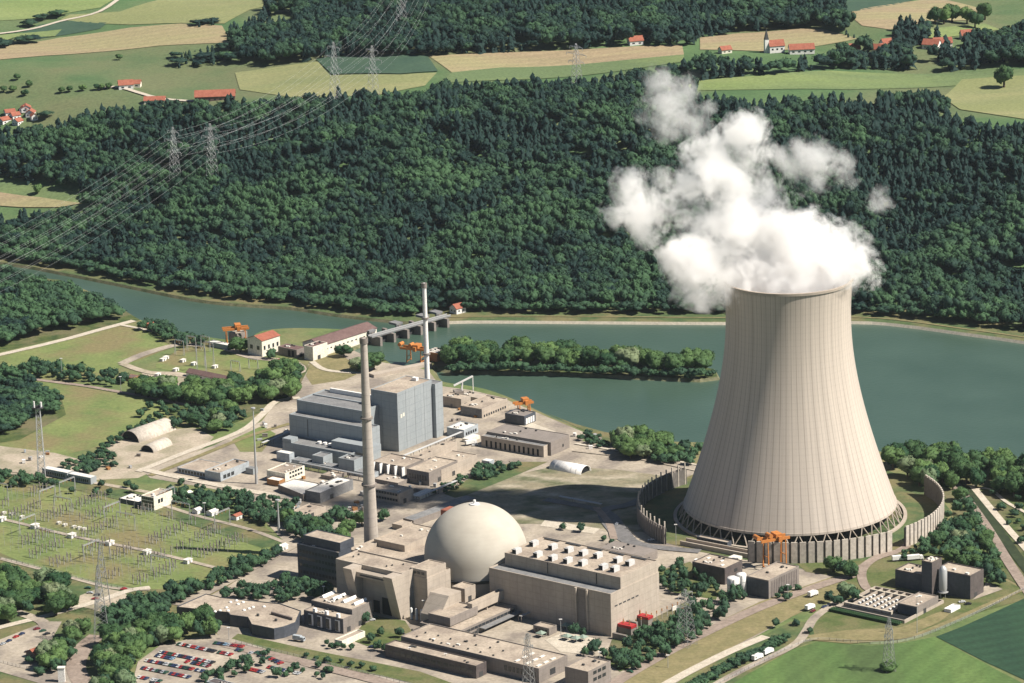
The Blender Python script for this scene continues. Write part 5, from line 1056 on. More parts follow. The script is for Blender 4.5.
def along(pts, n, j=1.0):
    P = [np.array(p, float) for p in pts]; L = [0]
    for a, b in zip(P, P[1:]): L.append(L[-1] + np.linalg.norm(b - a))
    out = []
    for i in range(n):
        s = L[-1] * (i + .5) / n; k = max(0, min(len(P) - 2, int(np.searchsorted(L, s)) - 1)); q = P[k] + (P[k + 1] - P[k]) * (s - L[k]) / (L[k + 1] - L[k]); out.append((q[0] + rt.uniform(-j, j), q[1] + rt.uniform(-j, j)))
    return out
plant('in the belt right of the turbine hall', scat([(612, 662), (640, 640), (664, 626), (688, 610), (712, 606), (738, 590), (744, 600), (722, 622), (705, 636), (672, 654), (640, 670), (616, 672)], 75, 4.2), 8.5)
plant('left of the brown pump house', scat([(658, 578), (672, 562), (690, 566), (706, 578), (722, 594), (700, 602), (668, 598)], 30, 4.5), 7.5)
plant('on the bank right of the cooling tower', scat([(884, 476), (890, 464), (940, 462), (980, 466), (1024, 474), (1060, 480), (1060, 505), (1010, 498), (960, 486), (952, 492), (940, 484), (932, 492), (905, 486)], 48, 7.5), 16, w=.45)
plant('on the slope behind the dark pump station', scat([(908, 556), (945, 530), (950, 520), (956, 498), (966, 500), (974, 520), (987, 545), (996, 562), (1006, 588), (985, 584), (960, 568), (930, 560)], 60, 5), 9, w=.5)
plant('beyond the ditch at the right edge', scat([(985, 492), (1024, 496), (1060, 520), (1060, 580), (1024, 550), (1000, 520)], 30, 6), 5, 'bush', w=.6)
plant('on the long river island', [(p[0], p[1]) for p in scat([(446, 369), (500, 369.5), (560, 369.5), (640, 373), (690, 376), (712, 375), (708, 370), (660, 363), (600, 359), (520, 356.5), (460, 356), (440, 362)], 52, 7.2)], 15, w=.52)
plant('in the grove on the near river bank', scat([(606, 452), (612, 445), (640, 441), (668, 446), (670, 455), (652, 462), (625, 458)], 20, 5.5), 12, w=.5)
plant('between river grove and cooling tower', scat([(650, 462), (672, 452), (700, 452), (700, 466), (672, 466)], 16, 5), 8, w=.55)
plant('in the belt below the small switchyard', scat([(128, 396), (150, 388), (200, 392), (250, 388), (262, 380), (270, 402), (240, 408), (200, 406), (150, 400)], 60, 5.5), 12, w=.5)
plant('in the dark group right of the small switchyard', scat([(268, 392), (270, 380), (284, 372), (304, 370), (306, 385), (296, 400), (275, 402)], 14, 6), 14, w=.5)
plant('around the arched halls and the railway bend', scat([(170, 432), (185, 420), (205, 408), (235, 412), (250, 416), (235, 428), (214, 436), (200, 428)], 24, 6.5), 9, w=.55)
plant('along the track between the two left meadows', scat([(0, 370), (30, 366), (80, 372), (125, 378), (122, 390), (80, 384), (26, 376)], 34, 6), 8, w=.55)
plant('on the bank left of the river crane', scat([(142, 330), (150, 322), (175, 334), (210, 344), (205, 350), (180, 348), (160, 340)], 32, 5), 7, w=.55)
plant('in front of the grey crane house', [(233, 352), (240, 353)], 11, w=.6)
plant('in front of the tall cream red-roofed house', [(271, 359)], 10, w=.55)
plant('between powerhouse and blue-grey hall', [(357, 371), (366, 372), (374, 370), (344, 357)], 12, w=.6)
plant('in the wood at the lower left edge', scat([(-20, 588), (0, 578), (30, 582), (70, 592), (80, 605), (60, 616), (30, 618), (0, 625), (-20, 630)], 34, 6.5), 13, w=.5)
plant('around the two pylons at the lower left', scat([(38, 668), (60, 645), (85, 630), (75, 655), (60, 676)], 18, 6), 10, w=.52)
plant('in the tall belt left of the car park', scat([(96, 700), (100, 665), (112, 645), (130, 640), (145, 632), (205, 628), (225, 636), (180, 642), (150, 648), (135, 662), (125, 700)], 50, 6), 13, w=.45)
plant('between the entrance building and the switchyard', scat([(105, 615), (130, 604), (160, 604), (176, 590), (205, 586), (240, 566), (262, 562), (280, 556), (262, 568), (215, 590), (176, 604), (165, 618), (120, 628)], 70, 5), 8, w=.5)
plant('in the green strip above the switchyard', scat([(165, 500), (185, 492), (240, 500), (285, 512), (290, 528), (262, 526), (225, 514), (180, 508)], 55, 4.8), 7.5, w=.52)
plant('in the planted court left of the tall chimney', scat([(284, 520), (300, 526), (330, 535), (350, 534), (356, 525), (340, 548), (310, 546), (290, 536)], 26, 5), 10, w=.45)
plant('at the chimney side of the service row', [(350, 521), (356, 524), (362, 526), (384, 521)], 10, w=.5)
plant('behind the entrance building roof', scat([(222, 600), (245, 588), (262, 590), (272, 600), (256, 602)], 14, 4.5), 6.5, w=.55)
plant('in the garden left of the buttressed block', scat([(268, 592), (285, 582), (300, 585), (325, 590), (330, 598), (300, 600), (282, 606)], 30, 4.5), 7, w=.5)
plant('on the lawn before the buttressed block', [(364, 624), (371, 643), (378, 651), (386, 652), (381, 636), (400, 638)], 8, w=.5)
plant('standing before the workshop shelter', [(327, 646), (331, 649), (337, 648), (344, 650), (352, 650)], 5.5, 'bush', .5)
plant('on the pale courtyard near the hall corner', [(575, 637), (583, 638)], 8); plant('on the paving behind the cube-shaped office', [(585, 656), (594, 653)], 8)
plant('in the pale paving behind the cube-shaped office', [(604, 658)], 9, 'conifer')
plant('at the water edge of the river island', along([(446, 371.5), (500, 372), (560, 373), (640, 376), (700, 378.5), (716, 375)], 44, .5), 7, 'bush', .7)
plant('in the strip below the light blue depot', scat([(178, 484), (210, 490), (262, 498), (300, 504), (296, 512), (240, 502), (190, 494)], 26, 4.5), 6, w=.5)
plant('around the low office below the service row', scat([(284, 512), (300, 522), (318, 524), (340, 512), (345, 520), (330, 530), (300, 532), (284, 526)], 16, 4.5), 8, w=.45)
plant('in the yard behind the grey covered bridge', scat([(430, 496), (452, 484), (470, 474), (476, 478), (450, 496)], 14, 4), 4, 'bush', .6)
plant('along the lawn strip beside the front road', along([(300, 656), (340, 664), (380, 674)], 7, 1.5), 4, 'bush', .6)
plant('round the edges of the big car park', scat([(206, 690), (216, 672), (240, 662), (286, 668), (330, 672), (330, 684), (290, 680), (262, 672)], 20, 4.5), 5, w=.5)
plant('along the foot of the right screen wall', scat([(898, 560), (930, 540), (948, 518), (954, 524), (938, 546), (908, 562)], 18, 4.5), 5, w=.5)
plant('at the left meadow corner by the track', scat([(150, 404), (190, 408), (180, 416), (150, 428), (130, 432)], 18, 5), 6, w=.5)
plant('in the riverside scrub by the storage lot', scat([(586, 436), (604, 436), (610, 450), (598, 448), (580, 441)], 12, 4), 4, 'bush', .7)
plant('in the scrub between grove and white tent', scat([(652, 452), (690, 448), (694, 464), (660, 464)], 16, 4.5), 6, w=.55)
plant('along the old switchyard fence', scat([(0, 474), (40, 478), (60, 486), (20, 490), (0, 488)], 16, 5), 6, w=.5)
plant('in the strip between meadow and gravel yard', scat([(95, 452), (125, 434), (150, 424), (180, 418), (180, 424), (150, 430), (122, 442), (100, 458)], 22, 5), 5, 'bush', .6)
plant('in the wild patch above the entrance drive', scat([(150, 600), (170, 598), (150, 630), (110, 640), (106, 620)], 26, 5.5), 8, w=.5)
plant('along the hedge below the pale footpath', along([(684, 694), (712, 679), (742, 663), (765, 652), (786, 641)], 46, 1.4), 5, 'bush', .75)
plant('near the bend by the settling basin', [(829, 603), (838, 606), (846, 599), (854, 602), (833, 572), (850, 578), (842, 575)], 9, w=.55)
plant('on the lawn at the crossing of the field track', [(776, 628), (796, 626), (810, 634)], 6, w=.5)
plant('against the sunny wall of the larger brown block', scat([(770, 598), (782, 592), (798, 586), (800, 592), (785, 602)], 6, 5), 5, 'bush', .55)
plant('on the grass behind the turbine hall', [(563, 530), (581, 532), (604, 541), (612, 545)], 5, w=.5)
plant('in the yard strip right of the reactor block', scat([(470, 478), (480, 470), (500, 466), (520, 468), (500, 476), (484, 482)], 22, 4), 5, 'bush', .6)
plant('between the car rows', [(229, 672), (232, 668), (243, 663), (248, 661), (264, 657), (268, 655), (208, 678), (213, 676), (220, 676), (204, 682), (290, 675), (296, 672), (318, 668), (326, 672), (277, 678)], 5.5, w=.55)
plant('by the gateway at the lower left corner', [(40, 676), (46, 672), (30, 664)], 6, w=.55)
plant('on the gravel yard by the meadow edge', scat([(60, 466), (75, 462), (95, 452), (120, 458), (116, 466), (90, 474), (60, 474)], 30, 4.5), 5, 'bush', .7)
plant('beside the two long grey sheds', [(30, 484), (52, 488), (72, 494), (96, 496), (102, 488), (110, 495), (128, 488), (134, 493), (22, 480)], 6.5, w=.5)
build_trees()
def htree(place, pts, h, w=.5):
    for i, (x, y) in enumerate(sorted(pts)):
        q = UT(x, y); t = thing('tree', f'lone dark tree {place}' + ('' if len(pts) == 1 else f', {ordn(i)} from the left'), 'tree', (q[0], q[1], q[2]), rt.uniform(0, 6))
        if len(pts) > 1: t['group'] = 'trees ' + place
        c = obj('crown', rt.choice(protoL), None, t); c.scale = (h * w, h * w, h * .42); c.location = (0, 0, h * .12); obj('trunk', TRK, None, t).scale = (h, h, h)
htree('casting its shadow on the striped field at the right edge', [(1004, 88)], 24, .36); htree('on the strip field at the left edge', [(38, 194)], 10, .4)
htree('scattered on the left hillside meadow', [(17, 80), (29, 87), (4, 92), (13, 92), (25, 96), (119, 60), (62, 93), (70, 92), (83, 91), (97, 90), (109, 89), (102, 90)], 7)
htree('in the row by the upper right tan field', [(935, 24), (944, 24), (952, 22), (967, 24), (975, 28), (985, 20)], 19, .4)

# ------------------------------------------------------------------ farms and village on the hills
def hhouse(label, x, y, lx, ly, h, rise, rot, wall, roof, name='farmhouse', along_='x'):
    q = UT(x, y); t = thing(name, label, 'house', (q[0], q[1], q[2] - .4), math.radians(rot)); gable_mesh(t, lx, ly, h, rise, along_, wall, roof, True); return t
hhouse('long red-roofed barn at the forest edge above the pylons', 195, 103, 38, 14, 6, 5, 2, 'roofbrown', 'roofred', 'barn')
hhouse('smaller red-roofed barn left of the long barn at the forest edge', 144, 104.5, 20, 10, 4, 3, 0, 'cream', 'roofred', 'barn')
hhouse('red-roofed farmhouse alone on the left hillside meadow', 119, 90, 14, 10, 5, 4, 10, 'white', 'roofred'); hhouse('long low red barn beside the lone farmhouse on the meadow', 126, 87.5, 14, 8, 4, 3, -5, 'cream', 'roofred', 'barn')
for i, (x, y, l) in enumerate([(6, 117, 8), (13, 120, 7), (3, 125, 9), (18, 126, 7), (27, 113, 8), (34, 117, 8), (31, 112, 9), (38, 120, 6)]):
    hhouse(f'small white house with a red roof in the hamlet at the left edge, {ORD[i]} listed from the left', x, y, l * 1.2, l, 4.5, 2.5, 20 + i * 13, 'white', 'roofred', 'village_house')['label'] = f'small white red-roofed house in the hamlet at the left edge, {ordn(sorted([6,13,3,18,27,34,31,38]).index(x))} from the left'
hhouse('red-roofed farmhouse where the plateau forest meets the long tan field', 630, 46, 14, 10, 5, 4, 15, 'white', 'roofred')
hhouse('small red-roofed barn below the tan field, left of the church', 722, 54, 11, 8, 4, 3, 25, 'cream', 'roofred', 'barn')
q = UT(770, 53.5); t = thing('village_church', 'white village church with a dark pointed spire at the tan field', 'church', (q[0], q[1], q[2]), math.radians(15))
gable_mesh(t, 15, 9, 7, 5, 'x', 'white', 'roofred'); obj('tower', MB().box(-4, 0, 2.5, 6.5, 0, 13), 'white', t); obj('spire', MB().add([(-4, 2.5, 13), (0, 2.5, 13), (0, 6.5, 13), (-4, 6.5, 13), (-2, 4.5, 24)], [(0, 3, 2, 1), (0, 1, 4), (1, 2, 4), (2, 3, 4), (3, 0, 4)]), 'darksteel', t)
for lab, x, y, lx, ly, rot in [('wide red-roofed barn right of the village church', 790, 54.5, 24, 10, 5), ('small red-roofed house between church barn and hamlet', 850, 54, 11, 9, 15), ('red-roofed house, left of the pair in the middle of the hamlet trees', 871, 54, 16, 10, -28), ('white house with a red roof at the centre of the upper right hamlet', 882, 54, 14, 10, 35),
                              ('steep red-roofed barn left of the pair at the right of the hamlet', 922, 49, 16, 11, -25), ('long red-roofed farmhouse at the right end of the hamlet', 934, 48, 18, 10, 4), ('red-roofed barn half hidden in the trees above the hamlet', 962, 40, 13, 9, 10), ('red-roofed cottage just behind the centre house of the upper right hamlet', 884, 49, 15, 9, 25)]:
    hhouse(lab, x, y, lx, ly, 5, 4.5, rot, 'white', 'roofred', 'farmhouse')

# ------------------------------------------------------------------ pylons and wires
def pylon(label, base, h, rot, arms=((.62, 11), (.78, 14), (.92, 9)), w0=4.2, hill=False, lw=.15):
    q = UT(*base) if hill else U(*base); t = thing('power_pylon', label, 'pylon', q, rot)
    mb = MB(); w = lambda z: w0 * (1 - z / h) ** .8 * (1) + .5; n = 11
    zs = [h * (1 - (1 - i / n) ** 1.25) for i in range(n + 1)]
    for i in range(n):
        z0, z1 = zs[i], zs[i + 1]; a, b = w(z0), w(z1)
        for sx, sy in ((1, 1), (1, -1), (-1, 1), (-1, -1)): mb.bar((sx * a, sy * a, z0), (sx * b, sy * b, z1), lw)
        for s in (-1, 1): mb.bar((-a, s * a, z0), (b, s * b, z1), lw * .6).bar((a, s * a, z0), (-b, s * b, z1), lw * .6).bar((s * a, -a, z0), (s * b, b, z1), lw * .6).bar((s * a, a, z0), (s * b, -b, z1), lw * .6)
    SM = 'steel' if hill else 'pylonsteel'
    obj('lattice', mb, SM, t); ends = []
    for fz, L in arms:
        z = h * fz; ww = w(z); ab = MB()
        for s in (-1, 1):
            for e in (-1, 1): ab.bar((s * ww, e * ww, z), (s * L, 0, z + .3), lw * .8).bar((s * ww, e * ww, z + 1.8), (s * L, 0, z + .3), lw * .6)
            for k in range(3): x = ww + (L - ww) * (k + .5) / 3.3; ab.bar((s * x, -ww * (1 - k / 3), z), (s * x, ww * (1 - k / 3), z), lw * .5)
        obj('crossarm', ab, SM, t)
        for s in (-1, 1):
            obj('insulator', MB().bar((s * L, 0, z + .2), (s * L, 0, z - 2.2), .22, 6), 'steel', t)
            ends.append((s * L, z - 2.2))
    R = Matrix.Rotation(rot, 3, 'Z'); t['_'] = 0; del t['_']
    return [Vector(q) + R @ Vector((x, 0, z)) for x, z in ends]
def yaw(a, b): return math.atan2(b[1] - a[1], b[0] - a[0]) - math.pi / 2
pA = [(176, 192), (336, 112), (402, 32)]; pB = [(213, 189), (374, 107), (404, 30)]
la = yaw(UT(*pA[0]), UT(*pA[1])) ; hA_ = 62
eA = [pylon('lattice pylon rising from the forest, left one of the two nearest the river', pA[0], 60, la, hill=True), pylon('lattice pylon before the yellow-green field, left one of the two', pA[1], 66, la, hill=True), pylon('faint distant lattice pylon on the plateau forest at the top', pA[2], 60, la, hill=True)]
eB = [pylon('lattice pylon rising from the forest, right one of the two nearest the river', pB[0], 60, la, hill=True), pylon('lattice pylon before the yellow-green field, right one of the two', pB[1], 58, la, hill=True)]
pylon('very faint pylon standing before the tan field left of the small steam puff', (577, 92), 46, la, hill=True, lw=.16)
def wire(label, a, b, sag, r=.05, n=20, group=None):
    a = Vector(a); b = Vector(b); pts = []
    for i in range(n + 1):
        s = i / n; p = a.lerp(b, s); p.z -= 4 * sag * s * (1 - s); pts.append(p)
    mb = MB()
    for p, q in zip(pts, pts[1:]): mb.bar(p, q, r, 3)
    return tag(obj('power_cable', mb, 'wire'), label, 'cable', group)
offA = U(-175, 372); offB = U(-150, 392)
for nm, E_, O in (('left', eA, offA), ('right', eB, offB)):
    R = Matrix.Rotation(la, 3, 'Z'); base0 = [e - Vector(UT(*(pA if nm == 'left' else pB)[0])) for e in E_[0]]
    for i, e in enumerate(E_[0]):
        side = 'left' if i % 2 == 0 else 'right'; lev = ['lowest', 'middle', 'top'][i // 2]
        wire(f'pale cable from the {side} end of the {lev} crossarm of the {nm} forest pylon down to the left edge', e, Vector(O) + base0[i] * .9, 16, group='power cables')['label'] = f'cable from the {nm} forest pylon to the left edge, {lev} crossarm, {side} end'
        wire('x', e, E_[1][i], 13, group='power cables')['label'] = f'cable between {nm} forest pylon and {nm} field pylon, {lev} crossarm, {side} end'
        T = eA[2][i] if nm == 'left' else eA[2][i] + Vector((22, 0, 0))
        wire('x', E_[1][i], T, 10, .035, group='power cables')['label'] = f'cable from the {nm} field pylon to the plateau forest, {lev} crossarm, {side} end'
pylon('lattice pylon in front at the lower left, beside the road junction trees', (102, 642), 50, math.radians(100), ((.5, 9), (.7, 12), (.86, 7)))
pylon('lattice pylon at the switchyard fence, behind the front left pylon', (104, 612), 46, math.radians(100), ((.62, 9), (.8, 11)))
pylon('grey lattice pylon in the tree belt beside the turbine hall', (686, 645), 36, math.radians(50), ((.72, 9), (.9, 7)), 4.5)
pylon('slim lattice pylon in front of the long workshop roof at the bottom edge', (529, 694), 38, math.radians(60), ((.75, 6), (.93, 4)), 2.6)
pylon('small lattice pylon alone in the light green field at the bottom right', (889, 671), 34, math.radians(110), ((.62, 6), (.8, 5)), 2.6)
q = U(889, 671); t = thing('shrub', 'dark round bush at the foot of the lone pylon in the light green field', 'shrub', (q[0], q[1], 0)); c = obj('crown', protoL[1], None, t); c.scale = (6, 5, 3.2); obj('trunk', TRK, None, t).scale = (5, 5, 5)

# ------------------------------------------------------------------ switchyards
def gantry(label, x, y, L, h, rot):
    q = U(x, y); t = thing('portal_gantry', label, 'gantry', (q[0], q[1], 0), math.radians(rot), None)
    for s in (0, L): obj('post', MB().bar((s - .8, 0, 0), (s, 0, h), .18).bar((s + .8, 0, 0), (s, 0, h), .18).bar((s, -.8, 0), (s, 0, h), .14), 'steel', t)
    obj('beam', MB().bar((0, -.3, h), (L, -.3, h), .14).bar((0, .3, h), (L, .3, h), .14).bar((0, 0, h + .7), (L, 0, h + .7), .14), 'steel', t)
    for k in range(3): obj('insulator', MB().lathe([(.12, 0), (.3, .5), (.12, 1), (.3, 1.5), (.12, 2)], 6), 'brick', t, loc=(L * (.25 + .25 * k), 0, h - 2.1))
    return t
u1 = np.array([math.cos(math.radians(A1)), math.sin(math.radians(A1))]); v1 = np.array([-u1[1], u1[0]])
YO = U(150, 552)[:2]; rows = 0
gposts = []
for i, (x, y) in enumerate([(8, 500), (40, 507), (72, 515), (105, 523), (135, 531), (20, 536), (55, 547), (84, 562), (110, 560), (160, 508), (190, 520), (215, 530), (170, 575), (60, 498)]):
    gantry(f'grey portal gantry in the big switchyard, {ordn(sorted([8,40,72,105,135,20,55,84,110,160,190,215,170,60]).index(x))} from the left', x, y, 16, 11, A1 + (0 if i % 2 else 90))['group'] = 'switchyard gantries'
pole = MB().bar((0, 0, 0), (0, 0, 3), .3, 5, .25).mesh('post', MT['steel']); insu = MB().lathe([(.25, 3), (.55, 3.5), (.28, 4), (.55, 4.5), (.28, 5), (.5, 5.5), (.2, 6.2)], 6).mesh('insulator', MT['concdark'])
r5 = random.Random(5); yard_in = [(0, 486), (60, 489), (116, 501), (165, 516), (225, 533), (268, 549), (235, 566), (205, 583), (150, 587), (60, 571), (0, 548)]
ws = [tuple(U(x, y)[:2]) for x, y in yard_in]; a = np.array(ws); cnt = 0; plist = []
for iu in np.arange(-160, 160, 6.5):
    for iv in np.arange(-40, 300, 24.0):
        for k in range(3):
            p = YO + u1 * iu + v1 * (iv + k * 3.2) + np.array([r5.uniform(-.4, .4), r5.uniform(-.4, .4)])
            if mnoise.noise(Vector((p[0] / 30, p[1] / 30, 1))) < -.06: continue
            if in_poly(np.array([p[0]]), np.array([p[1]]), ws)[0]: plist.append(p)
r5.shuffle(plist); plist = plist[:280]
for p in plist:
    t = thing('insulator_post', 'slim brown insulator post on a grey foot, in the rows of the big switchyard', 'post', (p[0], p[1], 0), 0, 'insulator posts of the big switchyard'); obj('post', pole, None, t); obj('insulator', insu, None, t)
bb = MB(); r6 = random.Random(6); n6 = 0
for iu in np.arange(-160, 160, 6.5):
    for iv in np.arange(-46, 300, 12.0):
        p = YO + u1 * (iu + 3.2) + v1 * (iv + r6.uniform(-1, 1)); q = p + v1 * 7.5
        if not (in_poly(np.array([p[0], q[0]]), np.array([p[1], q[1]]), ws).all()) or mnoise.noise(Vector((p[0] / 26, p[1] / 26, 4))) < -.12: continue
        h_ = r6.choice([4.5, 6.2, 6.2, 7.5]); bb.bar((p[0], p[1], 0), (p[0], p[1], h_), .10, 3).bar((q[0], q[1], 0), (q[0], q[1], h_), .10, 3).bar((p[0], p[1], h_), (q[0], q[1], h_), .1, 3); n6 += 1
o = kind(obj('busbar_frames', bb, 'pylonsteel'), 'stuff'); o['label'] = 'fine grid of thin grey busbar frames filling the big switchyard'
def kiosk(lab, x, y, m='white', s=1.0, grp=None):
    q = U(x, y); t = thing('relay_kiosk', lab, 'kiosk', (q[0], q[1], 0), math.radians(A1), grp); obj('wall', MB().box(-2.6 * s, 2.6 * s, -1.8 * s, 1.8 * s, 0, 2.6 * s), m, t); obj('roof', MB().box(-2.9 * s, 2.9 * s, -2.1 * s, 2.1 * s, 2.6 * s, 2.9 * s), 'roofwhite', t); obj('door', MB().box(-.5, .5, -1.84 * s, -1.8 * s, 0, 2), 'darksteel', t)
for i, (x, y) in enumerate([(2, 521), (35, 528), (72, 537.5), (110, 545), (147, 554), (188, 563)]): kiosk(f'white relay kiosk on the path across the big switchyard, {ORD[i]} from the left', x, y, grp='relay kiosks')
for i, (x, y) in enumerate([(59, 524), (65, 526), (74, 528), (79, 529), (84, 530), (4, 514), (12, 515), (22, 518)]): kiosk(f'small pale equipment box in the big switchyard, {ordn(sorted([59,65,74,79,84,4,12,22]).index(x))} from the left', x, y, 'cream', .55, 'equipment boxes')
for i, (x, y) in enumerate([(163, 361), (166, 359), (183, 362), (194, 365), (215, 368), (176, 371), (158, 376)]): kiosk(f'white transformer box in the small switchyard by the river, {ordn(sorted([163,166,183,194,215,176,158]).index(x))} from the left', x, y, 'white', .8, 'white transformer boxes')
for i, (x, y, r) in enumerate([(206, 372, 20), (214, 368, 20), (184, 356, 12), (196, 352, 12), (210, 352, 12), (240, 372, 8), (258, 370, 8)]): gantry(f'thin steel gantry in the small switchyard by the river, {ordn(sorted([206,214,184,196,210,240,258]).index(x))} from the left', x, y, 9, r, A1 + 90)['group'] = 'small switchyard gantries'

# ------------------------------------------------------------------ fences
def fence(label, px, h=2.0, step=4.0, m='steel'):
    ln = smooth_line([U(x, y)[:2] for x, y in px], 4); pts = dens(ln, step, False); c = pts[0]; t = thing('fence', label, 'fence', (c[0], c[1], 0))
    pm = MB().bar((0, 0, 0), (0, 0, h), .16).mesh('post', MT['concdark']); mb = MB(); n = len(pts); k = max(1, math.ceil(n / 95))
    for i, p in enumerate(pts):
        if i % k == 0: obj('post', pm, None, t, loc=(p[0] - c[0], p[1] - c[1], 0))
    for p, q in zip(pts, pts[1:]):
        for z in (.5, 1.0, 1.5, h - .1): mb.bar((p[0] - c[0], p[1] - c[1], z), (q[0] - c[0], q[1] - c[1], z), .05, 3)
    obj('rail', mb, m, t)
fence('wire fence between the field track and the bottom right crop fields', [(716, 686), (760, 664), (792, 648), (818, 640.5), (870, 644.5), (906, 641.5), (940, 630), (985, 610), (1040, 582)])
fence('wire fence along the lower edge of the big switchyard', [(-10, 557), (50, 571), (100, 585), (140, 592)]); fence('wire fence along the grass bank in front of the front workshops', [(236, 643), (300, 658), (380, 678), (420, 688)])
fence('wire fence at the lower left corner by the gateway', [(-10, 660), (20, 668), (44, 673)], step=3)
t = thing('footbridge_rail', 'white gate pillar at the lower left road junction', 'gate pillar', U(62, 682), 0); obj('pillar', MB().box(-2, 2, -1.5, 1.5, 0, 9), 'white', t); obj('cap', MB().box(-2.3, 2.3, -1.8, 1.8, 9, 9.6), 'roofwhite', t); t.name = 'gate_pillar'
q = U(52, 658); t = thing('pavilion', 'red-roofed open pavilion in the lower left car park', 'pavilion', (q[0] - 10, q[1] - 2, 0), math.radians(50)); gable_mesh(t, 13, 8, 3.2, 2.4, 'x', 'darkbrown', 'roofred', False)
bld('dark-roofed office at the bottom edge below the car park', (256, 694), (262, 690), (221, 675), h=9, wall='lightblue', roof='darkbrown', par=.3, wy=(.05, .95, 9, .3, .6, .3))
a = U(832, 611)[:2]; b = U(902, 626)[:2]; hd = []
t = thing('hedge', 'clipped dark green hedge along the front wall of the settling basin', 'hedge', (a[0], a[1], 0)); V = []; Fq = []
L = float(np.linalg.norm(b - a)); d = (b - a) / L; nn_ = np.array([-d[1], d[0]]); V0, F0 = PR[0]; k = 0
for i in range(int(L / 1.4)):
    for jx in (-1.2, 1.2):
        c = d * i * 1.4 + nn_ * jx; V.append(V0 * np.array([1.7, 1.7, 1.3]) + np.array([c[0], c[1], 0])); Fq.append(F0 + k); k += len(V0)
obj('foliage', tri_mesh('foliage', np.concatenate(V), np.concatenate(Fq), 'leaf'), None, t)
obj('hedge_stems', MB().box(0, .3, 0, .3, 0, .8), 'bark', t)

# ------------------------------------------------------------------ vehicles
PAINT = {'red': (.42, .03, .03), 'dark blue': (.03, .05, .12), 'white': (.72, .72, .70), 'black': (.02, .02, .025), 'silver': (.42, .44, .46), 'dark green': (.025, .09, .055), 'maroon': (.20, .02, .03), 'light blue': (.20, .33, .45)}
CM = {}
for k, c in PAINT.items():
    m, _, b = node_mat('paint_' + k.replace(' ', '_')); b.inputs['Base Color'].default_value = (c[0] * .8, c[1] * .8, c[2] * .8, 1); b.inputs['Roughness'].default_value = .35; b.inputs['Coat Weight'].default_value = .3
    prof = [(-2.15, .35), (-2.15, .85), (-1.2, .98), (-.7, 1.42), (.75, 1.45), (1.55, .98), (2.15, .88), (2.15, .35)]
    mb = MB(); n = len(prof); vs = [(x, s * (.85 if z < 1 else .68), z) for s in (-1, 1) for x, z in prof]; mb.add(vs, [tuple(range(n)), tuple(range(2 * n - 1, n - 1, -1))] + [(i, n + i, n + (i + 1) % n, (i + 1) % n) for i in range(n)]); CM[k] = mb.mesh('body', m)
GL = MB().add([(-1.15, -.8, 1.0), (-.74, -.7, 1.38), (.77, -.7, 1.40), (1.45, -.8, 1.0), (-1.15, .8, 1.0), (-.74, .7, 1.38), (.77, .7, 1.40), (1.45, .8, 1.0)], [(0, 1, 2, 3), (7, 6, 5, 4), (0, 4, 5, 1), (3, 2, 6, 7)]).mesh('window', MT['glass'])
WH = MB().bar((0, -.1, .33), (0, .1, .33), .33, 12).mesh('wheel', MT['dark'])
protoK = {}
def car(color, lab, x, y, rot, grp):
    q = U(x, y); 
    t = thing('parked_car', lab, 'car', (q[0], q[1], Z[5]), rot, grp)
    b = obj('body', CM[color], None, t); b.scale = (1, 1.05, 1); g = obj('window', GL, None, t); g.scale = (1.02, 1.08, 1.01)
    for sx in (-1.35, 1.35):
        for sy in (-.84, .84): obj('wheel', WH, None, t, loc=(sx, sy, 0))
rc = random.Random(21); cols = ['red'] * 6 + ['dark blue'] * 4 + ['white'] * 4 + ['black'] * 4 + ['silver'] * 3 + ['dark green'] * 2 + ['maroon'] * 2 + ['light blue']
def row(name, a, b, n, skip=.05, double=False):
    A = U(*a)[:2]; B = U(*b)[:2]; ang = math.atan2(B[1] - A[1], B[0] - A[0]) + math.pi / 2; k = 0
    for i in range(n):
        if rc.random() < skip: continue
        p = A + (B - A) * (i + .5) / n; x, y = P2((p[0], p[1], 0)); c = rc.choice(cols); k += 1
        car(c, f'{c} car parked in the {name}, {ordn(k - 1)} from the left', x, y, ang + rc.uniform(-.03, .03), 'cars in the big car park')
row('uppermost car park row', (214, 644), (244, 648), 9); row('second row of the car park', (178, 645), (232, 656), 20); row('third row of the car park', (160, 653), (214, 664), 20); row('fourth row of the car park', (156, 656.5), (210, 667.5), 18, .2)
row('fifth row of the car park', (146, 661.5), (204, 672.5), 22); row('sixth row of the car park', (142, 669), (190, 678.5), 17); row('bottom row of the car park', (138, 678), (168, 684), 9, .3)
row('long row below the lawn', (268, 668), (300, 675), 11); row('lowest left car park row', (150, 684), (178, 690), 10, .3)
row('right end car park row', (256, 653), (282, 665), 9); row('middle right car park row', (244, 669), (264, 673.5), 7); row('short row by the planted trees', (236, 650.5), (256, 655.5), 6, .4)
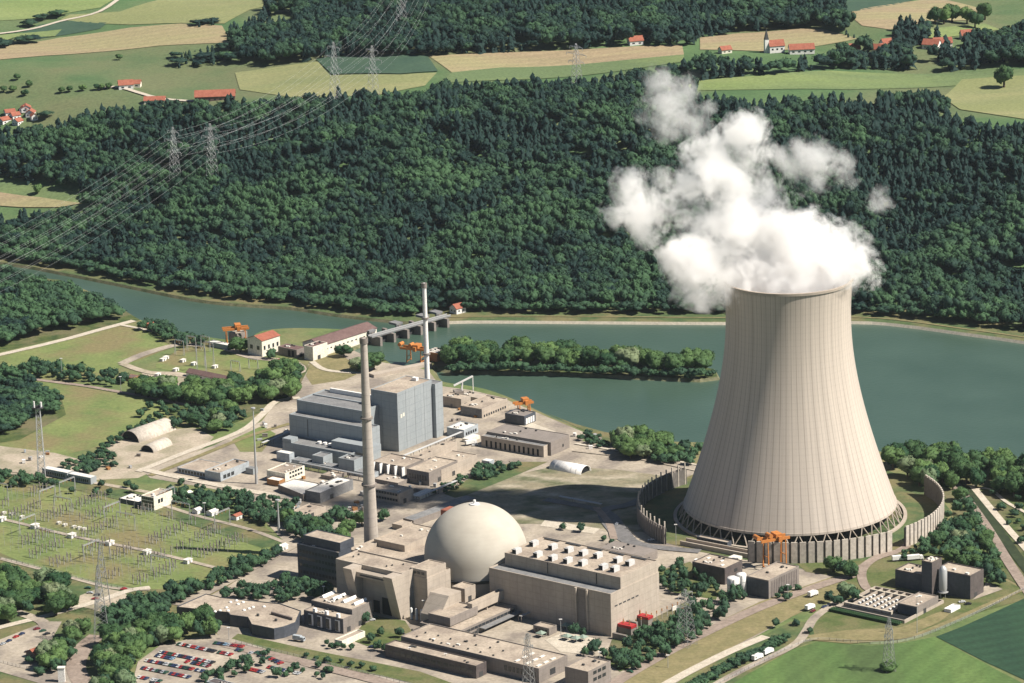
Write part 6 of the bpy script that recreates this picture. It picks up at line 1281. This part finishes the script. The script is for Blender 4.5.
for i, (c, x, y, r, lab) in enumerate([('maroon', 57, 667, -.2, 'at the gateway of the lower left car park'), ('red', 16, 638, .9, 'left of the lower left car park road'), ('dark blue', 22, 635, .9, 'beside the red one left of the pavilion'), ('silver', 3, 645, .9, 'at the very left of the picture bottom'), ('dark blue', 9, 642, .9, 'second at the lower left car park edge'), ('maroon', 37, 630, .6, 'just above the red-roofed pavilion'), ('dark green', 43, 632, .6, 'right behind the red-roofed pavilion'), ('black', 47, 635, .6, 'next to the trees by the red-roofed pavilion'),
    ('silver', 34, 662, .3, 'below the red-roofed pavilion'), ('black', 28, 653, -.3, 'in front of the red-roofed pavilion'), ('silver', 90, 594, -.2, 'by the switchyard gravel park, left'), ('black', 97, 596, -.2, 'by the switchyard gravel park, centre'), ('red', 95, 600, -.2, 'in front of the gravel park by the switchyard'), ('red', 124, 590, .2, 'at the right end of the gravel park by the switchyard'), ('dark green', 88, 589, -.2, 'at the back of the gravel park by the switchyard'),
    ('red', 279, 361, .3, 'on the river yard in front of the red-roofed house'), ('white', 372, 621, .2, 'before the shadowed bay of the buttressed block'), ('dark green', 375, 618, .2, 'behind the white one at the shadowed bay'), ('dark green', 630, 673, -.6, 'under the tree belt by the cube office'), ('black', 621, 668, -.2, 'between cube office and tree belt'),
    ('maroon', 813, 612, .9, 'on the track towards the settling basin, lower'), ('dark blue', 824, 608, .9, 'on the track towards the settling basin, upper'), ('silver', 829, 606, .9, 'at the corner of the settling basin'), ('black', 806, 634, .1, 'waiting at the crossing of the field track'), ('black', 968, 605, .2, 'in the shade beside the tall dark block'), ('white', 962, 603, .2, 'beside the open container by the tall dark block'),
    ('white', 302, 640, -.2, 'before the white-framed workshop'), ('dark blue', 372, 648, -.2, 'on the road under the lawn trees'), ('silver', 617, 525, 1.2, 'on the road bend in the tower shadow'), ('white', 651, 541, .2, 'at the end of the left screen wall'), ('white', 475, 446, .4, 'in front of the cream loading shed')]):
    car(c, f'{c} car {lab}', x, y, r, 'single parked cars')
def lorry(lab, x, y, rot, cab='white', box='white', L=9.0):
    q = U(x, y); t = thing('parked_lorry', lab, 'lorry', (q[0], q[1], Z[6]), rot); obj('cargo_box', MB().box(-L / 2, L / 2 - 2.4, -1.25, 1.25, 1, 3.6), box, t); obj('cab', MB().add([(L / 2 - 2.2, -1.2, .6), (L / 2, -1.2, .6), (L / 2, -1.2, 1.8), (L / 2 - .5, -1.2, 3), (L / 2 - 2.2, -1.2, 3), (L / 2 - 2.2, 1.2, .6), (L / 2, 1.2, .6), (L / 2, 1.2, 1.8), (L / 2 - .5, 1.2, 3), (L / 2 - 2.2, 1.2, 3)], [(0, 1, 2, 3, 4), (9, 8, 7, 6, 5), (0, 5, 6, 1), (1, 6, 7, 2), (2, 7, 8, 3), (3, 8, 9, 4), (4, 9, 5, 0)]), cab, t)
    obj('windscreen', MB().add([(L / 2 - .02, -1.1, 1.9), (L / 2 - .02, 1.1, 1.9), (L / 2 - .45, 1.1, 2.85), (L / 2 - .45, -1.1, 2.85)], [(0, 1, 2, 3)]).bar((L / 2 + .03, -1, 1.85), (L / 2 + .03, 1, 1.85), .08), 'glass', t)
    for sx in (-L / 2 + 1.2, -L / 2 + 2.5, L / 2 - 1): 
        for sy in (-1.1, 1.1): o = obj('wheel', WH, None, t, loc=(sx, sy, 0)); o.scale = (1.5, 1.5, 1.5)
lorry('white lorry parked behind the dark pump station, nearest the round screen wall', 901, 561, .2, L=12); lorry('white lorry parked behind the dark pump station, farther right', 915, 560.5, .2, L=11)
lorry('white lorry on the field track below the hedge, left of two', 757.5, 660, .85); lorry('white lorry on the field track below the hedge, right of two', 768, 654.5, .85)
lorry('white lorry at the bottom edge below the hedge', 703, 684, .85); lorry('white box lorry before the white-fronted workshop', 471, 445, .5); lorry('silver-grey van lorry parked before the white-framed workshop', 299, 641.5, -.5, 'lightblue', 'lightblue', 8)
lorry('pale lorry at the corner of the large brown block', 813, 596.5, .8, L=8); lorry('pale lorry crossing the lawn junction by the field track', 810, 610, .85, L=8)
r9 = random.Random(9)
for i in range(80):
    x, y = r9.choice([(r9.uniform(286, 300), r9.uniform(500, 512)), (r9.uniform(352, 372), r9.uniform(492, 512)), (r9.uniform(448, 480), r9.uniform(404, 424)), (r9.uniform(405, 445), r9.uniform(486, 496)), (r9.uniform(660, 690), r9.uniform(606, 616)), (r9.uniform(262, 278), r9.uniform(410, 440)), (r9.uniform(20, 60), r9.uniform(450, 466)), (r9.uniform(300, 440), r9.uniform(478, 500)), (r9.uniform(420, 520), r9.uniform(450, 470)), (r9.uniform(255, 300), r9.uniform(425, 450)), (r9.uniform(560, 600), r9.uniform(436, 450)), (r9.uniform(96, 140), r9.uniform(455, 470))])
    q = U(x, y); a_, b_2, c_ = r9.uniform(1.2, 4), r9.uniform(1, 2.5), r9.uniform(1, 2.6); mm = r9.choice(['roofwhite', 'white', 'steel', 'brick', 'concdark', 'lightblue'])
    t = thing('storage_crate', 'pale or rusty crate standing about in the storage yards of the plant', 'crate', (q[0], q[1], .3), r9.uniform(0, 3), 'crates in the storage yards'); obj('crate_body', MB().box(-a_ / 2, a_ / 2, -b_2 / 2, b_2 / 2, 0, c_), mm, t); obj('lid', MB().box(-a_ / 2 - .1, a_ / 2 + .1, -b_2 / 2 - .1, b_2 / 2 + .1, c_, c_ + .15), mm, t)

# ------------------------------------------------------------------ steam
def steam(name, label, blobs, dens_, scale=.035, warp=14, thr=.42, edge=1.12, vox=3.0):
    """blobs: (px, py, radius_px, depth offset); one closed mesh round a cloud of vapour"""
    import bmesh
    B = []
    for b in blobs:
        x, y, r, dy = b[:4]; d = ray(x, y); t = (TC[1] + dy - CAM_Y) / d[1]; c = np.array([0, CAM_Y, CAM_H]) + d * t; B.append((c, r / 1.51, b[4] if len(b) > 4 else 1.0))
    bm = bmesh.new()
    for c, r, w in B:
        g = bmesh.ops.create_icosphere(bm, subdivisions=3, radius=r * edge)
        for v in g['verts']:
            n = v.co.normalized(); v.co *= 1 + .16 * mnoise.noise(n * 1.7 + Vector(c) * .03) + .10 * mnoise.noise(n * 4 + Vector(c) * .02)
            v.co += Vector(c)
    me = bpy.data.meshes.new(name); bm.to_mesh(me); bm.free(); o = bpy.data.objects.new(name, me); COL.objects.link(o)
    md = o.modifiers.new('Remesh', 'REMESH'); md.mode = 'VOXEL'; md.voxel_size = vox; md.use_smooth_shade = True
    m = bpy.data.materials.new(name + '_vapour'); m.use_nodes = True; nt = m.node_tree; nt.nodes.clear(); L = nt.links; out = nt.nodes.new('ShaderNodeOutputMaterial')
    pv = nt.nodes.new('ShaderNodeVolumePrincipled'); pv.inputs['Color'].default_value = (.985, .975, .965, 1); pv.inputs['Anisotropy'].default_value = .0; L.new(pv.outputs[0], out.inputs['Volume'])
    g = nt.nodes.new('ShaderNodeNewGeometry'); n1 = nt.nodes.new('ShaderNodeTexNoise'); n1.inputs['Scale'].default_value = scale; n1.inputs['Detail'].default_value = 7; n1.inputs['Roughness'].default_value = .70; n1.inputs['Distortion'].default_value = .5; L.new(g.outputs['Position'], n1.inputs['Vector'])
    n2 = nt.nodes.new('ShaderNodeTexNoise'); n2.inputs['Scale'].default_value = scale * 3.6; n2.inputs['Detail'].default_value = 5; n2.inputs['Roughness'].default_value = .7; L.new(g.outputs['Position'], n2.inputs['Vector'])
    def M(op, a, b=None, c=None, cl=False):
        n = nt.nodes.new('ShaderNodeMath'); n.operation = op; n.use_clamp = cl
        for i, v in enumerate((a, b, c)):
            if v is None: continue
            if isinstance(v, (int, float)): n.inputs[i].default_value = v
            else: L.new(v, n.inputs[i])
        return n.outputs[0]
    def VM(op, a, b):
        n = nt.nodes.new('ShaderNodeVectorMath'); n.operation = op
        for i, v in enumerate((a, b)):
            if isinstance(v, tuple): n.inputs[i].default_value = v
            else: L.new(v, n.inputs[i])
        return n
    field_ = None
    for c, r, w in B:
        d = VM('DISTANCE', g.outputs['Position'], tuple(c)).outputs['Value']; v = M('MULTIPLY_ADD', d, -1 / r, 1.0 * w + (0 if w == 1 else 0)); field_ = v if field_ is None else M('SMOOTH_MAX', field_, v, .08)
    e = M('ADD', field_, M('MULTIPLY', M('SUBTRACT', n1.outputs['Fac'], .5), 3.2))
    e = M('ADD', e, M('MULTIPLY', M('SUBTRACT', n2.outputs['Fac'], .5), 1.3))
    dn = M('MULTIPLY', M('SUBTRACT', e, thr - .32, None), 1.7, None, True)
    L.new(M('MULTIPLY', dn, dens_), pv.inputs['Density']); me.materials.append(m)
    o['label'] = label; o['category'] = 'steam'; return o
steam('steam_plume', 'thick white steam billowing out of the cooling tower, drifting up and left', [
    (788, 280, 55, 0), (752, 264, 48, 0), (712, 264, 44, -8), (690, 280, 28, -12), (682, 262, 24, -6), (726, 284, 26, -10), (826, 262, 46, 0), (852, 266, 31, 0), (862, 252, 18, 0), (770, 240, 46, 0), (806, 246, 40, 0), (738, 236, 44, 5), (756, 286, 36, 0), (822, 284, 32, 0), (703, 294, 19, -14), (800, 252, 40, 0),
    (742, 206, 40, 5, .8), (735, 178, 38, 5, .85), (746, 132, 26, 8, .98), (745, 152, 27, 8, .85), (712, 168, 36, 5, .98), (768, 196, 32, 6, .62), (694, 184, 40, 5, .72), (668, 202, 34, 5, .6), (642, 208, 32, 0, .95), (614, 218, 22, 0, .8), (630, 188, 24, 0, .88), (648, 232, 20, 0, .7), (664, 180, 26, 2, .62), (684, 214, 30, 2, .55), (794, 200, 26, 4, .45), (716, 228, 42, 3, .72), (836, 232, 18, 0, .5)], .30, .040)
steam('steam_puff', 'thin ragged steam puff drifting free at the upper left of the plume', [(672, 106, 38, 0), (656, 124, 27, 0), (684, 96, 28, 0), (662, 82, 22, 0), (696, 122, 22, 0), (706, 108, 16, 0), (674, 134, 12, 0)], .06, .05, thr=.58)
steam('steam_puff', 'thin steam puff drifting free to the right of the plume', [(812, 162, 32, 0), (838, 168, 24, 0), (792, 168, 22, 0), (820, 180, 20, 0), (778, 158, 16, 0), (800, 146, 14, 0)], .07, .05, thr=.56)
steam('steam_puff', 'tiny steam wisp drifting alone at the far right of the plume', [(880, 202, 15, 0), (878, 192, 12, 0)], .06, .06, thr=.42, vox=1.5)

# ------------------------------------------------------------------ haze
hz = MB().box(-6300, 6300, -6300, 12500, -40, 1100); hm = bpy.data.materials.new('air_haze'); hm.use_nodes = True; nt = hm.node_tree; nt.nodes.clear()
pv = nt.nodes.new('ShaderNodeVolumePrincipled'); pv.inputs['Color'].default_value = (.78, .88, 1, 1); pv.inputs['Density'].default_value = 0.9e-5; pv.inputs['Anisotropy'].default_value = .2
ou = nt.nodes.new('ShaderNodeOutputMaterial'); nt.links.new(pv.outputs[0], ou.inputs['Volume']); kind(obj('haze', hz, hm), 'stuff')
for o_ in scene.objects:
    l_ = o_.get('label')
    if l_ and not 4 <= len(l_.replace('-', ' ').split()) <= 16: print('LABEL', len(l_.split()), l_)
